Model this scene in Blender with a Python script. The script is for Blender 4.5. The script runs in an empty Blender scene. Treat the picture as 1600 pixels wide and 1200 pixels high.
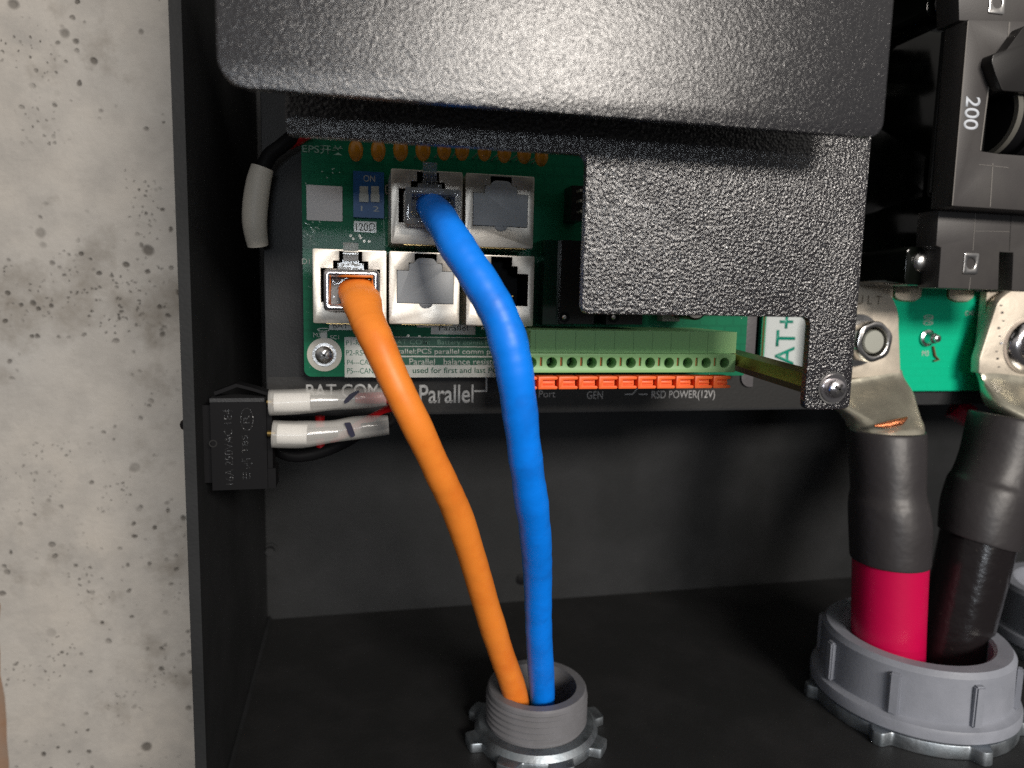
import bpy, bmesh, math, random
from mathutils import Vector, Matrix, noise
random.seed(7)
S = 0.001                                   # all measurements below are millimetres
scene = bpy.context.scene
C = scene.collection
# ---------------------------------------------------------------- camera
F = 1110.0
cx_ = Vector((5070, 26, -1110)).normalized()
cz_ = Vector((196, 9000, 1110)); cz_ = (cz_ - cx_ * cz_.dot(cx_)).normalized()
cy_ = cz_.cross(cx_)
M3 = Matrix((cx_, cy_, cz_))                # camera axes -> world
cam_d = bpy.data.cameras.new('camera'); cam = bpy.data.objects.new('camera', cam_d); C.objects.link(cam)
cam.matrix_world = M3.to_4x4()
cam_d.sensor_width = 36; cam_d.lens = 36 * F / 1600
cam_d.clip_start = 0.005; cam_d.clip_end = 50
cam_d.dof.use_dof = True; cam_d.dof.focus_distance = 0.150; cam_d.dof.aperture_fstop = 18
scene.camera = cam
# ---------------------------------------------------------------- world, lamps, exposure
w = bpy.data.worlds.new('World'); scene.world = w; w.use_nodes = True
# a dim room: pale ceiling, darker floor
wn, wl = w.node_tree.nodes, w.node_tree.links
_tc = wn.new('ShaderNodeTexCoord'); _sx = wn.new('ShaderNodeSeparateXYZ'); _cr = wn.new('ShaderNodeValToRGB')
_mr = wn.new('ShaderNodeMapRange'); _mr.inputs[1].default_value = -1; _mr.inputs[2].default_value = 1
wl.new(_tc.outputs['Generated'], _sx.inputs[0]); wl.new(_sx.outputs[2], _mr.inputs[0]); wl.new(_mr.outputs[0], _cr.inputs[0])
_e = _cr.color_ramp.elements
_e[0].position = 0; _e[0].color = (.05, .048, .045, 1)
_e[1].position = 1; _e[1].color = (.50, .48, .45, 1)
_a = _e.new(.46); _a.color = (.09, .09, .092, 1)
_a = _e.new(.56); _a.color = (.34, .33, .33, 1)
_a = _e.new(.72); _a.color = (.60, .57, .53, 1)
wl.new(_cr.outputs[0], wn['Background'].inputs[0]); wn['Background'].inputs[1].default_value = 0.56
def lamp(name, az, el, dist, sx, sy, power, col):
    l = bpy.data.lights.new(name, 'AREA'); l.shape = 'RECTANGLE'; l.size = sx; l.size_y = sy
    l.energy = power; l.color = col
    o = bpy.data.objects.new(name, l); C.objects.link(o)
    a, e = math.radians(az), math.radians(el)
    tgt = Vector((0.03, 0.12, 0.0))
    d = Vector((math.sin(a) * math.cos(e), -math.cos(a) * math.cos(e), math.sin(e)))
    o.location = tgt + d * dist
    o.rotation_euler = d.to_track_quat('Z', 'Y').to_euler()
    return o
lamp('ceiling_lamp', 13, 19, 1.5, 0.55, 0.24, 21.0, (1.0, 0.93, 0.85))
lamp('side_lamp', -5, 3.5, 1.5, 0.40, 0.09, 2.2, (0.86, 0.93, 1.0))
scene.view_settings.view_transform = 'Standard'; scene.view_settings.look = 'None'
scene.view_settings.exposure = 0.12; scene.view_settings.gamma = 1.0
scene.render.engine = 'CYCLES'
scene.cycles.use_denoising = False
scene.cycles.max_bounces = 8; scene.cycles.transmission_bounces = 8; scene.cycles.transparent_max_bounces = 8
scene.cycles.sample_clamp_indirect = 4

# ---------------------------------------------------------------- helpers
def ray(px, py): return M3 @ Vector(((px - 800) / F, -(py - 600) / F, -1))
def P(px, py, y): d = ray(px, py); return d * (y / d.y)
def RC(x0, y0, x1, y1, y):
    """photo-measured rectangle on the vertical plane at depth y -> xmin,xmax,zmin,zmax in mm"""
    mx, my = (x0 + x1) / 2, (y0 + y1) / 2
    return P(x0, my, y).x, P(x1, my, y).x, P(mx, y1, y).z, P(mx, y0, y).z
piv = {}
def thing(name, label, cat, loc=(0, 0, 0), group=None):
    o = bpy.data.objects.new(name, None); C.objects.link(o); o.empty_display_size = 0.01
    o.location = Vector(loc) * S; piv[o.name] = Vector(loc)
    o['label'] = label; o['category'] = cat
    if group: o['group'] = group
    return o
def smooth_by_angle(me, ang=35):
    bm = bmesh.new(); bm.from_mesh(me)
    for f in bm.faces: f.smooth = True
    a = math.radians(ang)
    for e in bm.edges:
        if len(e.link_faces) == 2 and e.calc_face_angle(0) > a: e.smooth = False
    bm.to_mesh(me); bm.free()
class MB:
    def __init__(s): s.bm = bmesh.new()
    def box(s, x0, x1, y0, y1, z0, z1):
        v = [s.bm.verts.new((x, y, z)) for x in (x0, x1) for y in (y0, y1) for z in (z0, z1)]
        for q in ((0, 1, 3, 2), (4, 6, 7, 5), (0, 4, 5, 1), (2, 3, 7, 6), (0, 2, 6, 4), (1, 5, 7, 3)):
            s.bm.faces.new([v[i] for i in q])
        return s
    def grid(s, rings, cap=True, closed=True):
        vs = [[s.bm.verts.new(p) for p in r] for r in rings]
        n = len(vs[0])
        for a, b in zip(vs, vs[1:]):
            for i in range(n if closed else n - 1):
                j = (i + 1) % n
                s.bm.faces.new((a[i], a[j], b[j], b[i]))
        if cap: s.bm.faces.new(vs[0][::-1]); s.bm.faces.new(vs[-1])
        return s
    def lathe(s, c, prof, axis='z', n=64, cap=False, a0=0, closed_prof=True):
        """prof: (radius, height) list revolved about axis through c"""
        rings = []
        for r, h in prof:
            ring = []
            for k in range(n):
                a = a0 + 2 * math.pi * k / n
                u, v = r * math.cos(a), r * math.sin(a)
                if axis == 'z': ring.append((c[0] + u, c[1] + v, c[2] + h))
                elif axis == 'y': ring.append((c[0] + u, c[1] + h, c[2] + v))
                else: ring.append((c[0] + h, c[1] + u, c[2] + v))
            rings.append(ring)
        if closed_prof and not cap: rings.append(rings[0])
        vs = [[s.bm.verts.new(p) for p in r] for r in (rings[:-1] if (closed_prof and not cap) else rings)]
        if closed_prof and not cap: vs.append(vs[0])
        for a, b in zip(vs, vs[1:]):
            for i in range(n): s.bm.faces.new((a[i], a[(i + 1) % n], b[(i + 1) % n], b[i]))
        if cap: s.bm.faces.new(vs[0][::-1]); s.bm.faces.new(vs[-1])
        return s
    def tube(s, pts, rad, n=20, squash=None, cap=True):
        pts = [Vector(p) for p in pts]; m = len(pts)
        rads = rad if isinstance(rad, (list, tuple)) else [rad] * m
        t0 = (pts[1] - pts[0]).normalized()
        up = Vector((0, -1, 0)) if abs(t0.y) < .8 else Vector((0, 0, 1))
        u = (up - t0 * up.dot(t0)).normalized(); rings = []
        for i, p in enumerate(pts):
            t = (pts[min(i + 1, m - 1)] - pts[max(i - 1, 0)]).normalized()
            u = (u - t * u.dot(t)).normalized(); v = t.cross(u)
            k = squash[i] if squash else 1
            rings.append([p + u * (rads[i] * k * math.cos(a)) + v * (rads[i] * math.sin(a)) for a in [2 * math.pi * q / n for q in range(n)]])
        return s.grid(rings, cap)
    def plate(s, outer, holes, d0, d1, axis='y'):
        """2-D loops (x,z) [axis y] or (x,y) [axis z] filled, then thickened from d0 to d1"""
        def mk(p, d): return (p[0], d, p[1]) if axis == 'y' else ((p[0], p[1], d) if axis == 'z' else (d, p[0], p[1]))
        tmp = bmesh.new()
        for lp in [outer] + holes:
            vs = [tmp.verts.new(mk(p, d0)) for p in lp]
            for i in range(len(vs)): tmp.edges.new((vs[i], vs[(i + 1) % len(vs)]))
        bmesh.ops.triangle_fill(tmp, use_beauty=True, use_dissolve=False, edges=tmp.edges[:])
        bmesh.ops.dissolve_limit(tmp, angle_limit=0.01, verts=tmp.verts[:], edges=tmp.edges[:])
        r = bmesh.ops.extrude_face_region(tmp, geom=tmp.faces[:])
        off = d1 - d0
        vec = {'y': (0, off, 0), 'z': (0, 0, off), 'x': (off, 0, 0)}[axis]
        bmesh.ops.translate(tmp, verts=[g for g in r['geom'] if isinstance(g, bmesh.types.BMVert)], vec=vec)
        me = bpy.data.meshes.new('t'); tmp.to_mesh(me); tmp.free(); s.bm.from_mesh(me); bpy.data.meshes.remove(me)
        return s
    def ball(s, c, r, sc=(1, 1, 1), sub=2):
        m = Matrix.Translation(c) @ Matrix.Diagonal((r * sc[0], r * sc[1], r * sc[2], 1))
        bmesh.ops.create_icosphere(s.bm, subdivisions=sub, radius=1, matrix=m); return s
    def xf(s, mat): bmesh.ops.transform(s.bm, matrix=mat, verts=s.bm.verts[:]); return s
    def build(s, name, m, parent=None, bevel=0, ang=35, seg=2, pivot=None):
        if bevel:
            ed = [e for e in s.bm.edges if len(e.link_faces) == 2 and e.calc_face_angle(0) > math.radians(30)]
            bmesh.ops.bevel(s.bm, geom=ed, offset=bevel, segments=seg, profile=.5, affect='EDGES', clamp_overlap=True)
        bmesh.ops.recalc_face_normals(s.bm, faces=s.bm.faces[:])
        if pivot is None:
            n = len(s.bm.verts); c = Vector()
            for v in s.bm.verts: c += v.co
            pivot = c / max(n, 1)
        pivot = Vector(pivot)
        for v in s.bm.verts: v.co = (v.co - pivot) * S
        me = bpy.data.meshes.new(name); s.bm.to_mesh(me); s.bm.free(); smooth_by_angle(me, ang)
        return link(name, me, m, parent, pivot)
def link(name, me, m, parent, pivot):
    o = bpy.data.objects.new(name, me); C.objects.link(o)
    if m is not None: me.materials.clear(); me.materials.append(m)
    piv[o.name] = pivot
    if parent: o.parent = parent; o.location = (pivot - piv[parent.name]) * S
    else: o.location = pivot * S
    return o
def tag(o, label=None, cat=None, group=None, kind=None):
    for k, v in (('label', label), ('category', cat), ('group', group), ('kind', kind)):
        if v: o[k] = v
    return o
def rrect(x0, x1, z0, z1, r, n=6):
    rs = r if isinstance(r, (list, tuple)) else [r] * 4       # bl, br, tr, tl
    out = []
    for (cx, cz, a0), rr in zip((((x0, z0, 180)), ((x1, z0, 270)), ((x1, z1, 0)), ((x0, z1, 90))), rs):
        if rr <= 0: out.append((cx, cz)); continue
        sx = 1 if cx == x0 else -1; sz = 1 if cz == z0 else -1
        for k in range(n + 1):
            a = math.radians(a0 + 90 * k / n)
            out.append((cx + sx * rr + rr * math.cos(a), cz + sz * rr + rr * math.sin(a)))
    return out
def rpoly(pts, r, n=5):
    """polygon with rounded corners, r per vertex"""
    out = []; m = len(pts)
    for i, p in enumerate(pts):
        p = Vector(p); a = Vector(pts[i - 1]); b = Vector(pts[(i + 1) % m])
        rr = r[i] if isinstance(r, (list, tuple)) else r
        if rr <= 0: out.append(tuple(p)); continue
        d1 = (a - p).normalized(); d2 = (b - p).normalized()
        s_, e_ = p + d1 * rr, p + d2 * rr
        for k in range(n + 1):
            t = k / n; out.append(tuple(s_ * (1 - t) ** 2 + p * 2 * t * (1 - t) + e_ * t * t))
    return out
def circ(cx, cz, r, n=32): return [(cx + r * math.cos(2 * math.pi * k / n), cz + r * math.sin(2 * math.pi * k / n)) for k in range(n)]
def spline(ctrl, n=14):
    """Catmull-Rom through rows of numbers"""
    ctrl = [Vector(c) if len(c) <= 4 else c for c in ctrl]; out = []
    for i in range(len(ctrl) - 1):
        p0, p1, p2, p3 = ctrl[max(i - 1, 0)], ctrl[i], ctrl[i + 1], ctrl[min(i + 2, len(ctrl) - 1)]
        for k in range(n):
            t = k / n
            out.append(.5 * ((2 * p1) + (p2 - p0) * t + (2 * p0 - 5 * p1 + 4 * p2 - p3) * t * t + (3 * p1 - p0 - 3 * p2 + p3) * t ** 3))
    out.append(ctrl[-1]); return out
def text(s, box, y, m, parent, name='lettering', rot=0, th=.03, bold=0.0, fit=True):
    """lettering fitted to box=(x0,x1,z0,z1) on the vertical plane y; rot in quarter turns (1 = reads upwards, -1 = downwards)"""
    cu = bpy.data.curves.new('t', 'FONT'); cu.body = s; cu.extrude = 0; cu.offset = bold * .7
    o = bpy.data.objects.new('t', cu); C.objects.link(o)
    bpy.context.view_layer.update()
    me = bpy.data.meshes.new_from_object(o.evaluated_get(bpy.context.evaluated_depsgraph_get()))
    bpy.data.objects.remove(o); bpy.data.curves.remove(cu)
    xs = [v.co.x for v in me.vertices]; ys = [v.co.y for v in me.vertices]
    a0, a1, b0, b1 = min(xs), max(xs), min(ys), max(ys)
    x0, x1, z0, z1 = box; cxm, czm = (x0 + x1) / 2, (z0 + z1) / 2
    for v in me.vertices:
        u = (v.co.x - a0) / (a1 - a0) - .5; t = (v.co.y - b0) / max(b1 - b0, 1e-6) - .5
        if rot == 0: X, Z = u * (x1 - x0), t * (z1 - z0)
        elif rot == 1: X, Z = -t * (x1 - x0), u * (z1 - z0)
        else: X, Z = t * (x1 - x0), -u * (z1 - z0)
        v.co = Vector((X, 0, Z)) * S
    bm = bmesh.new(); bm.from_mesh(me)
    r = bmesh.ops.extrude_face_region(bm, geom=bm.faces[:])
    bmesh.ops.translate(bm, verts=[g for g in r['geom'] if isinstance(g, bmesh.types.BMVert)], vec=(0, -th * S, 0))
    bmesh.ops.recalc_face_normals(bm, faces=bm.faces[:]); bm.to_mesh(me); bm.free()
    me.name = name
    return link(name, me, m, parent, Vector((cxm, y, czm)))
def flat(name, x0, x1, z0, z1, y, m, parent, th=.05, r=0):
    b = MB(); b.plate(rrect(x0, x1, z0, z1, r), [], y, y - th); return b.build(name, m, parent)

# ---------------------------------------------------------------- materials
def mat(name, col, rough=.5, metal=0, bump=None, var=None, spec=.5, coat=0, coat_r=.1, trans=0, ior=1.45, sss=0, rvar=0, aniso=0):
    """bump: list of (feature mm, height mm, kind); var: list of (feature mm, colour2, lo, hi)"""
    m = bpy.data.materials.new(name); m.use_nodes = True; nt = m.node_tree; N = nt.nodes; L = nt.links
    b = N['Principled BSDF']; b.inputs['Base Color'].default_value = (*col, 1)
    b.inputs['Roughness'].default_value = rough; b.inputs['Metallic'].default_value = metal
    b.inputs['Specular IOR Level'].default_value = spec; b.inputs['Coat Weight'].default_value = coat
    b.inputs['Coat Roughness'].default_value = coat_r; b.inputs['Transmission Weight'].default_value = trans
    b.inputs['IOR'].default_value = ior
    if sss: b.inputs['Subsurface Weight'].default_value = sss; b.inputs['Subsurface Radius'].default_value = (1, 1, 1); b.inputs['Subsurface Scale'].default_value = .0012
    tc = N.new('ShaderNodeTexCoord'); co = tc.outputs['Object']
    if var:
        prev = None
        for fs, c2, lo, hi in var:
            n = N.new('ShaderNodeTexNoise'); n.inputs['Scale'].default_value = 1000 / fs; n.inputs['Detail'].default_value = 5; n.inputs['Roughness'].default_value = .6
            L.new(co, n.inputs['Vector'])
            r = N.new('ShaderNodeMapRange'); r.inputs[1].default_value = lo; r.inputs[2].default_value = hi; L.new(n.outputs[0], r.inputs[0])
            mx = N.new('ShaderNodeMix'); mx.data_type = 'RGBA'; L.new(r.outputs[0], mx.inputs[0])
            if prev is None: mx.inputs[6].default_value = (*col, 1)
            else: L.new(prev, mx.inputs[6])
            mx.inputs[7].default_value = (*c2, 1); prev = mx.outputs[2]
        L.new(prev, b.inputs['Base Color'])
    if rvar:
        n = N.new('ShaderNodeTexNoise'); n.inputs['Scale'].default_value = 180; n.inputs['Detail'].default_value = 6; L.new(co, n.inputs['Vector'])
        r = N.new('ShaderNodeMapRange'); r.inputs[1].default_value = .3; r.inputs[2].default_value = .7
        r.inputs[3].default_value = max(rough - rvar, .02); r.inputs[4].default_value = rough + rvar
        L.new(n.outputs[0], r.inputs[0]); L.new(r.outputs[0], b.inputs['Roughness'])
    if bump:
        prev = None
        for fs, h, kind in bump:
            if kind == 'v':
                n = N.new('ShaderNodeTexVoronoi'); n.feature = 'SMOOTH_F1'; n.inputs['Scale'].default_value = 1000 / fs; n.inputs['Smoothness'].default_value = .5; out = n.outputs['Distance']
            else:
                n = N.new('ShaderNodeTexNoise'); n.inputs['Scale'].default_value = 1000 / fs; n.inputs['Detail'].default_value = 2 if kind == 's' else 5; out = n.outputs[0]
            if kind == 'x':
                mp = N.new('ShaderNodeMapping'); mp.inputs['Scale'].default_value = (.15, 1, 1); L.new(co, mp.inputs[0]); L.new(mp.outputs[0], n.inputs['Vector'])
            else: L.new(co, n.inputs['Vector'])
            bp = N.new('ShaderNodeBump'); bp.inputs['Strength'].default_value = 1; bp.inputs['Distance'].default_value = h * S
            L.new(out, bp.inputs['Height'])
            if prev: L.new(prev, bp.inputs['Normal'])
            prev = bp.outputs[0]
        L.new(prev, b.inputs['Normal'])
        if coat: L.new(prev, b.inputs['Coat Normal'])
    return m
powder_soft = mat('powder_coat_soft', (.018, .018, .021), .22, bump=[(.40, .040, 'v'), (.22, .05, 's')], spec=.9)
powder_crinkle = mat('powder_coat_crinkle', (.022, .021, .024), .16, bump=[(.50, .15, 'v'), (.24, .11, 's')], spec=1.0, coat=.35, coat_r=.10)
powder_fine = mat('powder_coat_fine', (.022, .023, .025), .5, bump=[(.35, .05, 's'), (9, .15, 's')], spec=.5)
steel_inside = mat('matte_black_steel', (.013, .014, .015), .6, spec=.3, bump=[(.8, .05, 's')], var=[(40, (.024, .025, .027), .4, .7), (1.1, (.12, .11, .10), .76, .775)])
floor_black = mat('floor_black', (.012, .0125, .013), .62, bump=[(.8, .05, 's')], var=[(25, (.02, .02, .021), .45, .7), (1.1, (.12, .11, .10), .755, .77)])
print_black = mat('printed_black', (.008, .008, .008), .55, bump=[(.9, .03, 's')])
gloss_black = mat('gloss_black', (.004, .005, .004), .12, bump=[(30, .2, 's')], rvar=.06)
plastic_black = mat('black_plastic', (.007, .007, .008), .55, spec=.12, bump=[(.25, .01, 's')])
breaker_black = mat('breaker_plastic', (.050, .046, .046), .46, bump=[(.3, .015, 's')], var=[(12, (.062, .058, .056), .4, .65)])
seam_grey = mat('edge_line_grey', (.16, .15, .14), .5)  # plain grey for seam and edge lines
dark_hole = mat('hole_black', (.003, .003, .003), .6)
white_ink = mat('white_ink', (.55, .56, .56), .5)
grey_ink = mat('grey_ink', (.38, .38, .38), .5)
silk = mat('silkscreen', (.60, .62, .58), .4, coat=.5, coat_r=.1)
silk_dim = mat('silkscreen_dim', (.25, .42, .34), .45)
green_ink = mat('green_ink', (.010, .13, .075), .4)
sticker = mat('white_sticker', (.62, .60, .60), .45, bump=[(2.5, .05, 's')])
grey_print = mat('grey_print', (.10, .12, .11), .5)
nickel = mat('nickel_plate', (.66, .61, .54), .42, .85, bump=[(.35, .012, 'd'), (4, .03, 's')], rvar=.1)
nickel_edge = mat('gilt_edge', (.62, .43, .18), .3, 1)
chrome = mat('chrome', (.86, .82, .84), .17, 1, bump=[(2.0, .03, 's')])
steel = mat('bright_steel', (.66, .65, .64), .22, 1, bump=[(.9, .02, 's')], rvar=.08)
zinc = mat('zinc_cast', (.36, .39, .42), .48, 1, bump=[(1.2, .06, 's')], rvar=.12, var=[(4, (.35, .40, .44), .4, .7)])
tin = mat('tinned_copper', (.74, .66, .55), .50, .45, bump=[(1.0, .04, 'd'), (6, .15, 's')], rvar=.12)
tin_dark = mat('tinned_barrel', (.58, .55, .45), .30, .75, bump=[(5, .2, 's'), (.8, .02, 'd')], rvar=.1)
brass = mat('brass_passivated', (.46, .34, .12), .34, 1, bump=[(2, .02, 's')], var=[(7, (.36, .17, .07), .42, .62)])
gold = mat('gold_contact', (.8, .55, .2), .25, 1)
copper = mat('copper_strand', (.75, .26, .12), .35, 1, bump=[(.3, .2, 's')])
grey_plug = mat('grey_silicone', (.30, .32, .34), .42, sss=.15, bump=[(3, .03, 's')])
clear = mat('clear_plastic', (.80, .82, .83), .03, trans=.78, ior=1.40, bump=[(2.5, .06, 's')])
sleeve_pl = mat('milky_sleeve', (.72, .71, .68), .12, bump=[(3, .08, 's')])
sleeve_pl.node_tree.nodes['Principled BSDF'].inputs['Alpha'].default_value = .26
ferrule = mat('ferrule_white', (.88, .87, .84), .35)
orange_m = mat('orange_jacket', (.90, .26, .032), .46, bump=[(6, .12, 's'), (.5, .006, 's')], sss=.05, var=[(9, (.80, .20, .022), .45, .7), (1.6, (.9, .5, .25), .75, .77)])
blue_m = mat('blue_jacket', (.001, .23, .98), .44, bump=[(4.5, .12, 's'), (.5, .006, 's')], var=[(9, (.003, .16, .70), .45, .7), (1.6, (.25, .45, .9), .745, .76)])
red_m = mat('crimson_jacket', (.53, .002, .062), .34, bump=[(5, .06, 's')])
red_wire = mat('red_wire', (.45, .008, .012), .35)
red_gloss = mat('red_cap', (.62, .004, .06), .15)
cable_black = mat('black_jacket', (.012, .010, .011), .20, bump=[(3, .15, 's')], var=[(2, (.05, .045, .04), .66, .74)])
shrink = mat('heat_shrink', (.030, .027, .029), .42, bump=[(5, .2, 's'), (.4, .008, 's')])
grey_pvc = mat('grey_pvc', (.145, .145, .155), .46, bump=[(.5, .02, 's')], var=[(6, (.17, .17, .185), .4, .7)])
grey_pvc2 = mat('grey_pvc_bushing', (.27, .285, .33), .42, bump=[(.8, .03, 's')], var=[(8, (.23, .245, .285), .4, .7)])
tb_green = mat('terminal_green', (.25, .48, .205), .45, bump=[(.5, .012, 's')])
tb_hole = mat('terminal_hole', (.018, .085, .030), .5)
tb_orange = mat('lever_orange', (.92, .15, .035), .40, sss=.06)
tb_orange_d = mat('slot_orange', (.36, .10, .02), .5)
dip_blue = mat('dip_blue', (.012, .085, .26), .42)
dip_white = mat('dip_slider', (.42, .44, .42), .45)
cap_amber = mat('capacitor_amber', (.50, .21, .018), .22, sss=.05, bump=[(2, .1, 's')])
cap_grey = mat('capacitor_top', (.35, .32, .32), .4)
relay_black = mat('relay_black', (.013, .012, .012), .3)
white_tube = mat('white_tube', (.58, .54, .47), .5, bump=[(3, .05, 's')])
ink_navy = mat('marker_ink', (.008, .007, .03), .4)

def pcb_mat(name, base, dark, film=True):
    m = bpy.data.materials.new(name); m.use_nodes = True; nt = m.node_tree; N = nt.nodes; L = nt.links
    b = N['Principled BSDF']; b.inputs['Roughness'].default_value = .5; b.inputs['Specular IOR Level'].default_value = .15
    tc = N.new('ShaderNodeTexCoord'); co = tc.outputs['Object']
    n = N.new('ShaderNodeTexNoise'); n.inputs['Scale'].default_value = 90; n.inputs['Detail'].default_value = 3; L.new(co, n.inputs['Vector'])
    # copper traces under the mask: thin horizontal and vertical bands
    br = N.new('ShaderNodeTexBrick'); br.inputs['Scale'].default_value = 110; br.inputs['Mortar Size'].default_value = .035
    mp = N.new('ShaderNodeMapping'); mp.inputs['Rotation'].default_value = (math.radians(90), 0, 0); L.new(co, mp.inputs[0]); L.new(mp.outputs[0], br.inputs['Vector'])
    br.inputs['Color1'].default_value = (0, 0, 0, 1); br.inputs['Color2'].default_value = (.35, .35, .35, 1); br.inputs['Mortar'].default_value = (1, 1, 1, 1)
    mx = N.new('ShaderNodeMix'); mx.data_type = 'RGBA'; mx.inputs[6].default_value = (*base, 1); mx.inputs[7].default_value = (*dark, 1)
    mt = N.new('ShaderNodeMath'); mt.operation = 'MULTIPLY'; mt.inputs[1].default_value = .55
    L.new(br.outputs[0], mt.inputs[0])
    ad = N.new('ShaderNodeMath'); ad.operation = 'MULTIPLY'; L.new(mt.outputs[0], ad.inputs[0]); L.new(n.outputs[0], ad.inputs[1])
    L.new(ad.outputs[0], mx.inputs[0]); L.new(mx.outputs[2], b.inputs['Base Color'])
    if film:
        b.inputs['Coat Weight'].default_value = .06; b.inputs['Coat Roughness'].default_value = .05
        v = N.new('ShaderNodeTexVoronoi'); v.inputs['Scale'].default_value = 300; L.new(co, v.inputs['Vector'])
        r = N.new('ShaderNodeMapRange'); r.inputs[1].default_value = 0; r.inputs[2].default_value = .28; r.inputs[3].default_value = 1; r.inputs[4].default_value = 0; L.new(v.outputs['Distance'], r.inputs[0])
        n2 = N.new('ShaderNodeTexNoise'); n2.inputs['Scale'].default_value = 130; L.new(co, n2.inputs['Vector'])
        r2 = N.new('ShaderNodeMapRange'); r2.inputs[1].default_value = .55; r2.inputs[2].default_value = .68; L.new(n2.outputs[0], r2.inputs[0])
        mm = N.new('ShaderNodeMath'); mm.operation = 'MULTIPLY'; L.new(r.outputs[0], mm.inputs[0]); L.new(r2.outputs[0], mm.inputs[1])
        bp = N.new('ShaderNodeBump'); bp.inputs['Distance'].default_value = .0005; bp.inputs['Strength'].default_value = 1; L.new(mm.outputs[0], bp.inputs['Height'])
        L.new(bp.outputs[0], b.inputs['Coat Normal'])
    return m
pcb_green = pcb_mat('solder_mask_green', (.004, .145, .070), (.002, .075, .040))
pcb_bright = pcb_mat('solder_mask_bright', (.001, .50, .27), (.001, .43, .23), film=False)

def concrete_mat():
    m = bpy.data.materials.new('cast_concrete'); m.use_nodes = True; nt = m.node_tree; N = nt.nodes; L = nt.links
    b = N['Principled BSDF']; b.inputs['Roughness'].default_value = .75
    tc = N.new('ShaderNodeTexCoord'); co = tc.outputs['Object']
    def noise_(scale, det=6, rough=.6):
        n = N.new('ShaderNodeTexNoise'); n.inputs['Scale'].default_value = scale; n.inputs['Detail'].default_value = det; n.inputs['Roughness'].default_value = rough; L.new(co, n.inputs['Vector']); return n.outputs[0]
    def rng(i, a, b_, c=0, d=1):
        r = N.new('ShaderNodeMapRange'); r.inputs[1].default_value = a; r.inputs[2].default_value = b_; r.inputs[3].default_value = c; r.inputs[4].default_value = d; L.new(i, r.inputs[0]); return r.outputs[0]
    def mul(a, b_):
        q = N.new('ShaderNodeMath'); q.operation = 'MULTIPLY'; L.new(a, q.inputs[0]); L.new(b_, q.inputs[1]); return q.outputs[0]
    def mx(f, a, c):
        q = N.new('ShaderNodeMix'); q.data_type = 'RGBA'; L.new(f, q.inputs[0])
        if isinstance(a, tuple): q.inputs[6].default_value = (*a, 1)
        else: L.new(a, q.inputs[6])
        q.inputs[7].default_value = (*c, 1); return q.outputs[2]
    col = mx(rng(noise_(14, 4), .35, .65), (.43, .402, .365), (.385, .375, .358))
    col = mx(rng(noise_(60, 8, .7), .42, .70), col, (.32, .305, .285))
    col = mx(rng(noise_(26, 6, .65), .54, .70), col, (.20, .18, .155))     # damp stains
    # small pits in three sizes
    heights = []
    for sc, thr, gate_s, g0, g1 in ((230, .19, 30, .46, .58), (62, .12, 17, .44, .54), (520, .22, 38, .53, .64), (130, .15, 25, .46, .56)):
        n2 = N.new('ShaderNodeTexNoise'); n2.inputs['Scale'].default_value = sc * 1.2; L.new(co, n2.inputs['Vector'])
        am = N.new('ShaderNodeMix'); am.data_type = 'VECTOR'; am.inputs[0].default_value = .0022; L.new(co, am.inputs[4]); L.new(n2.outputs['Color'], am.inputs[5])
        v = N.new('ShaderNodeTexVoronoi'); v.inputs['Scale'].default_value = sc; L.new(am.outputs[1], v.inputs['Vector'])
        pit = mul(rng(v.outputs['Distance'], thr * .55, thr, 1, 0), rng(noise_(gate_s, 2), g0, g1))
        heights.append(pit)
    t1 = N.new('ShaderNodeMath'); t1.operation = 'MAXIMUM'; L.new(heights[0], t1.inputs[0]); L.new(heights[1], t1.inputs[1])
    t2 = N.new('ShaderNodeMath'); t2.operation = 'MAXIMUM'; L.new(t1.outputs[0], t2.inputs[0]); L.new(heights[2], t2.inputs[1])
    t3 = N.new('ShaderNodeMath'); t3.operation = 'MAXIMUM'; L.new(t2.outputs[0], t3.inputs[0]); L.new(heights[3], t3.inputs[1])
    q = N.new('ShaderNodeMath'); q.operation = 'MULTIPLY'; q.inputs[1].default_value = .8; L.new(t3.outputs[0], q.inputs[0])
    col = mx(q.outputs[0], col, (.075, .065, .055))
    L.new(col, b.inputs['Base Color'])
    inv = rng(t3.outputs[0], 0, 1, 1, 0)
    bp = N.new('ShaderNodeBump'); bp.inputs['Distance'].default_value = .0006; L.new(inv, bp.inputs['Height'])
    bp2 = N.new('ShaderNodeBump'); bp2.inputs['Distance'].default_value = .0006; L.new(noise_(160, 8, .65), bp2.inputs['Height']); L.new(bp.outputs[0], bp2.inputs['Normal'])
    L.new(bp2.outputs[0], b.inputs['Normal'])
    return m
concrete = concrete_mat()
brick_m = mat('brick_tan', (.27, .19, .14), .8, bump=[(3, .4, 'd')], var=[(12, (.28, .17, .11), .4, .6)])

# ================================================================ SETTING: concrete wall, brick behind it
FZ, BY = -115.0, 251.0                      # cabinet floor height, cabinet back depth
b = MB()
xl = P(-8, 900, 256).x
edge = []
for k in range(0, 81):
    z = -330 + k * 8
    j = noise.noise(Vector((z * .09, 3.1, 0))) * 1.6 + noise.noise(Vector((z * .4, 9.1, 0))) * .5
    edge.append((xl + j + (-4.6 if z > -62 else 0) - (14 if z > -38 else 0) * 1.0, z))
outer = edge + [(420, 310), (420, -330)]
b.plate(outer, [], 256, 300)
tag(b.build('concrete_wall', concrete, ang=20), kind='structure')
b = MB(); b.box(-420, xl + 30, 318, 340, -330, 310)
tag(b.build('brick_wall', brick_m), kind='structure')

# ================================================================ CABINET
cab = thing('steel_cabinet', 'open black steel cabinet fixed to the concrete wall, housing all the wiring', 'cabinet', (100, BY, FZ))
WX = -31.0
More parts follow.
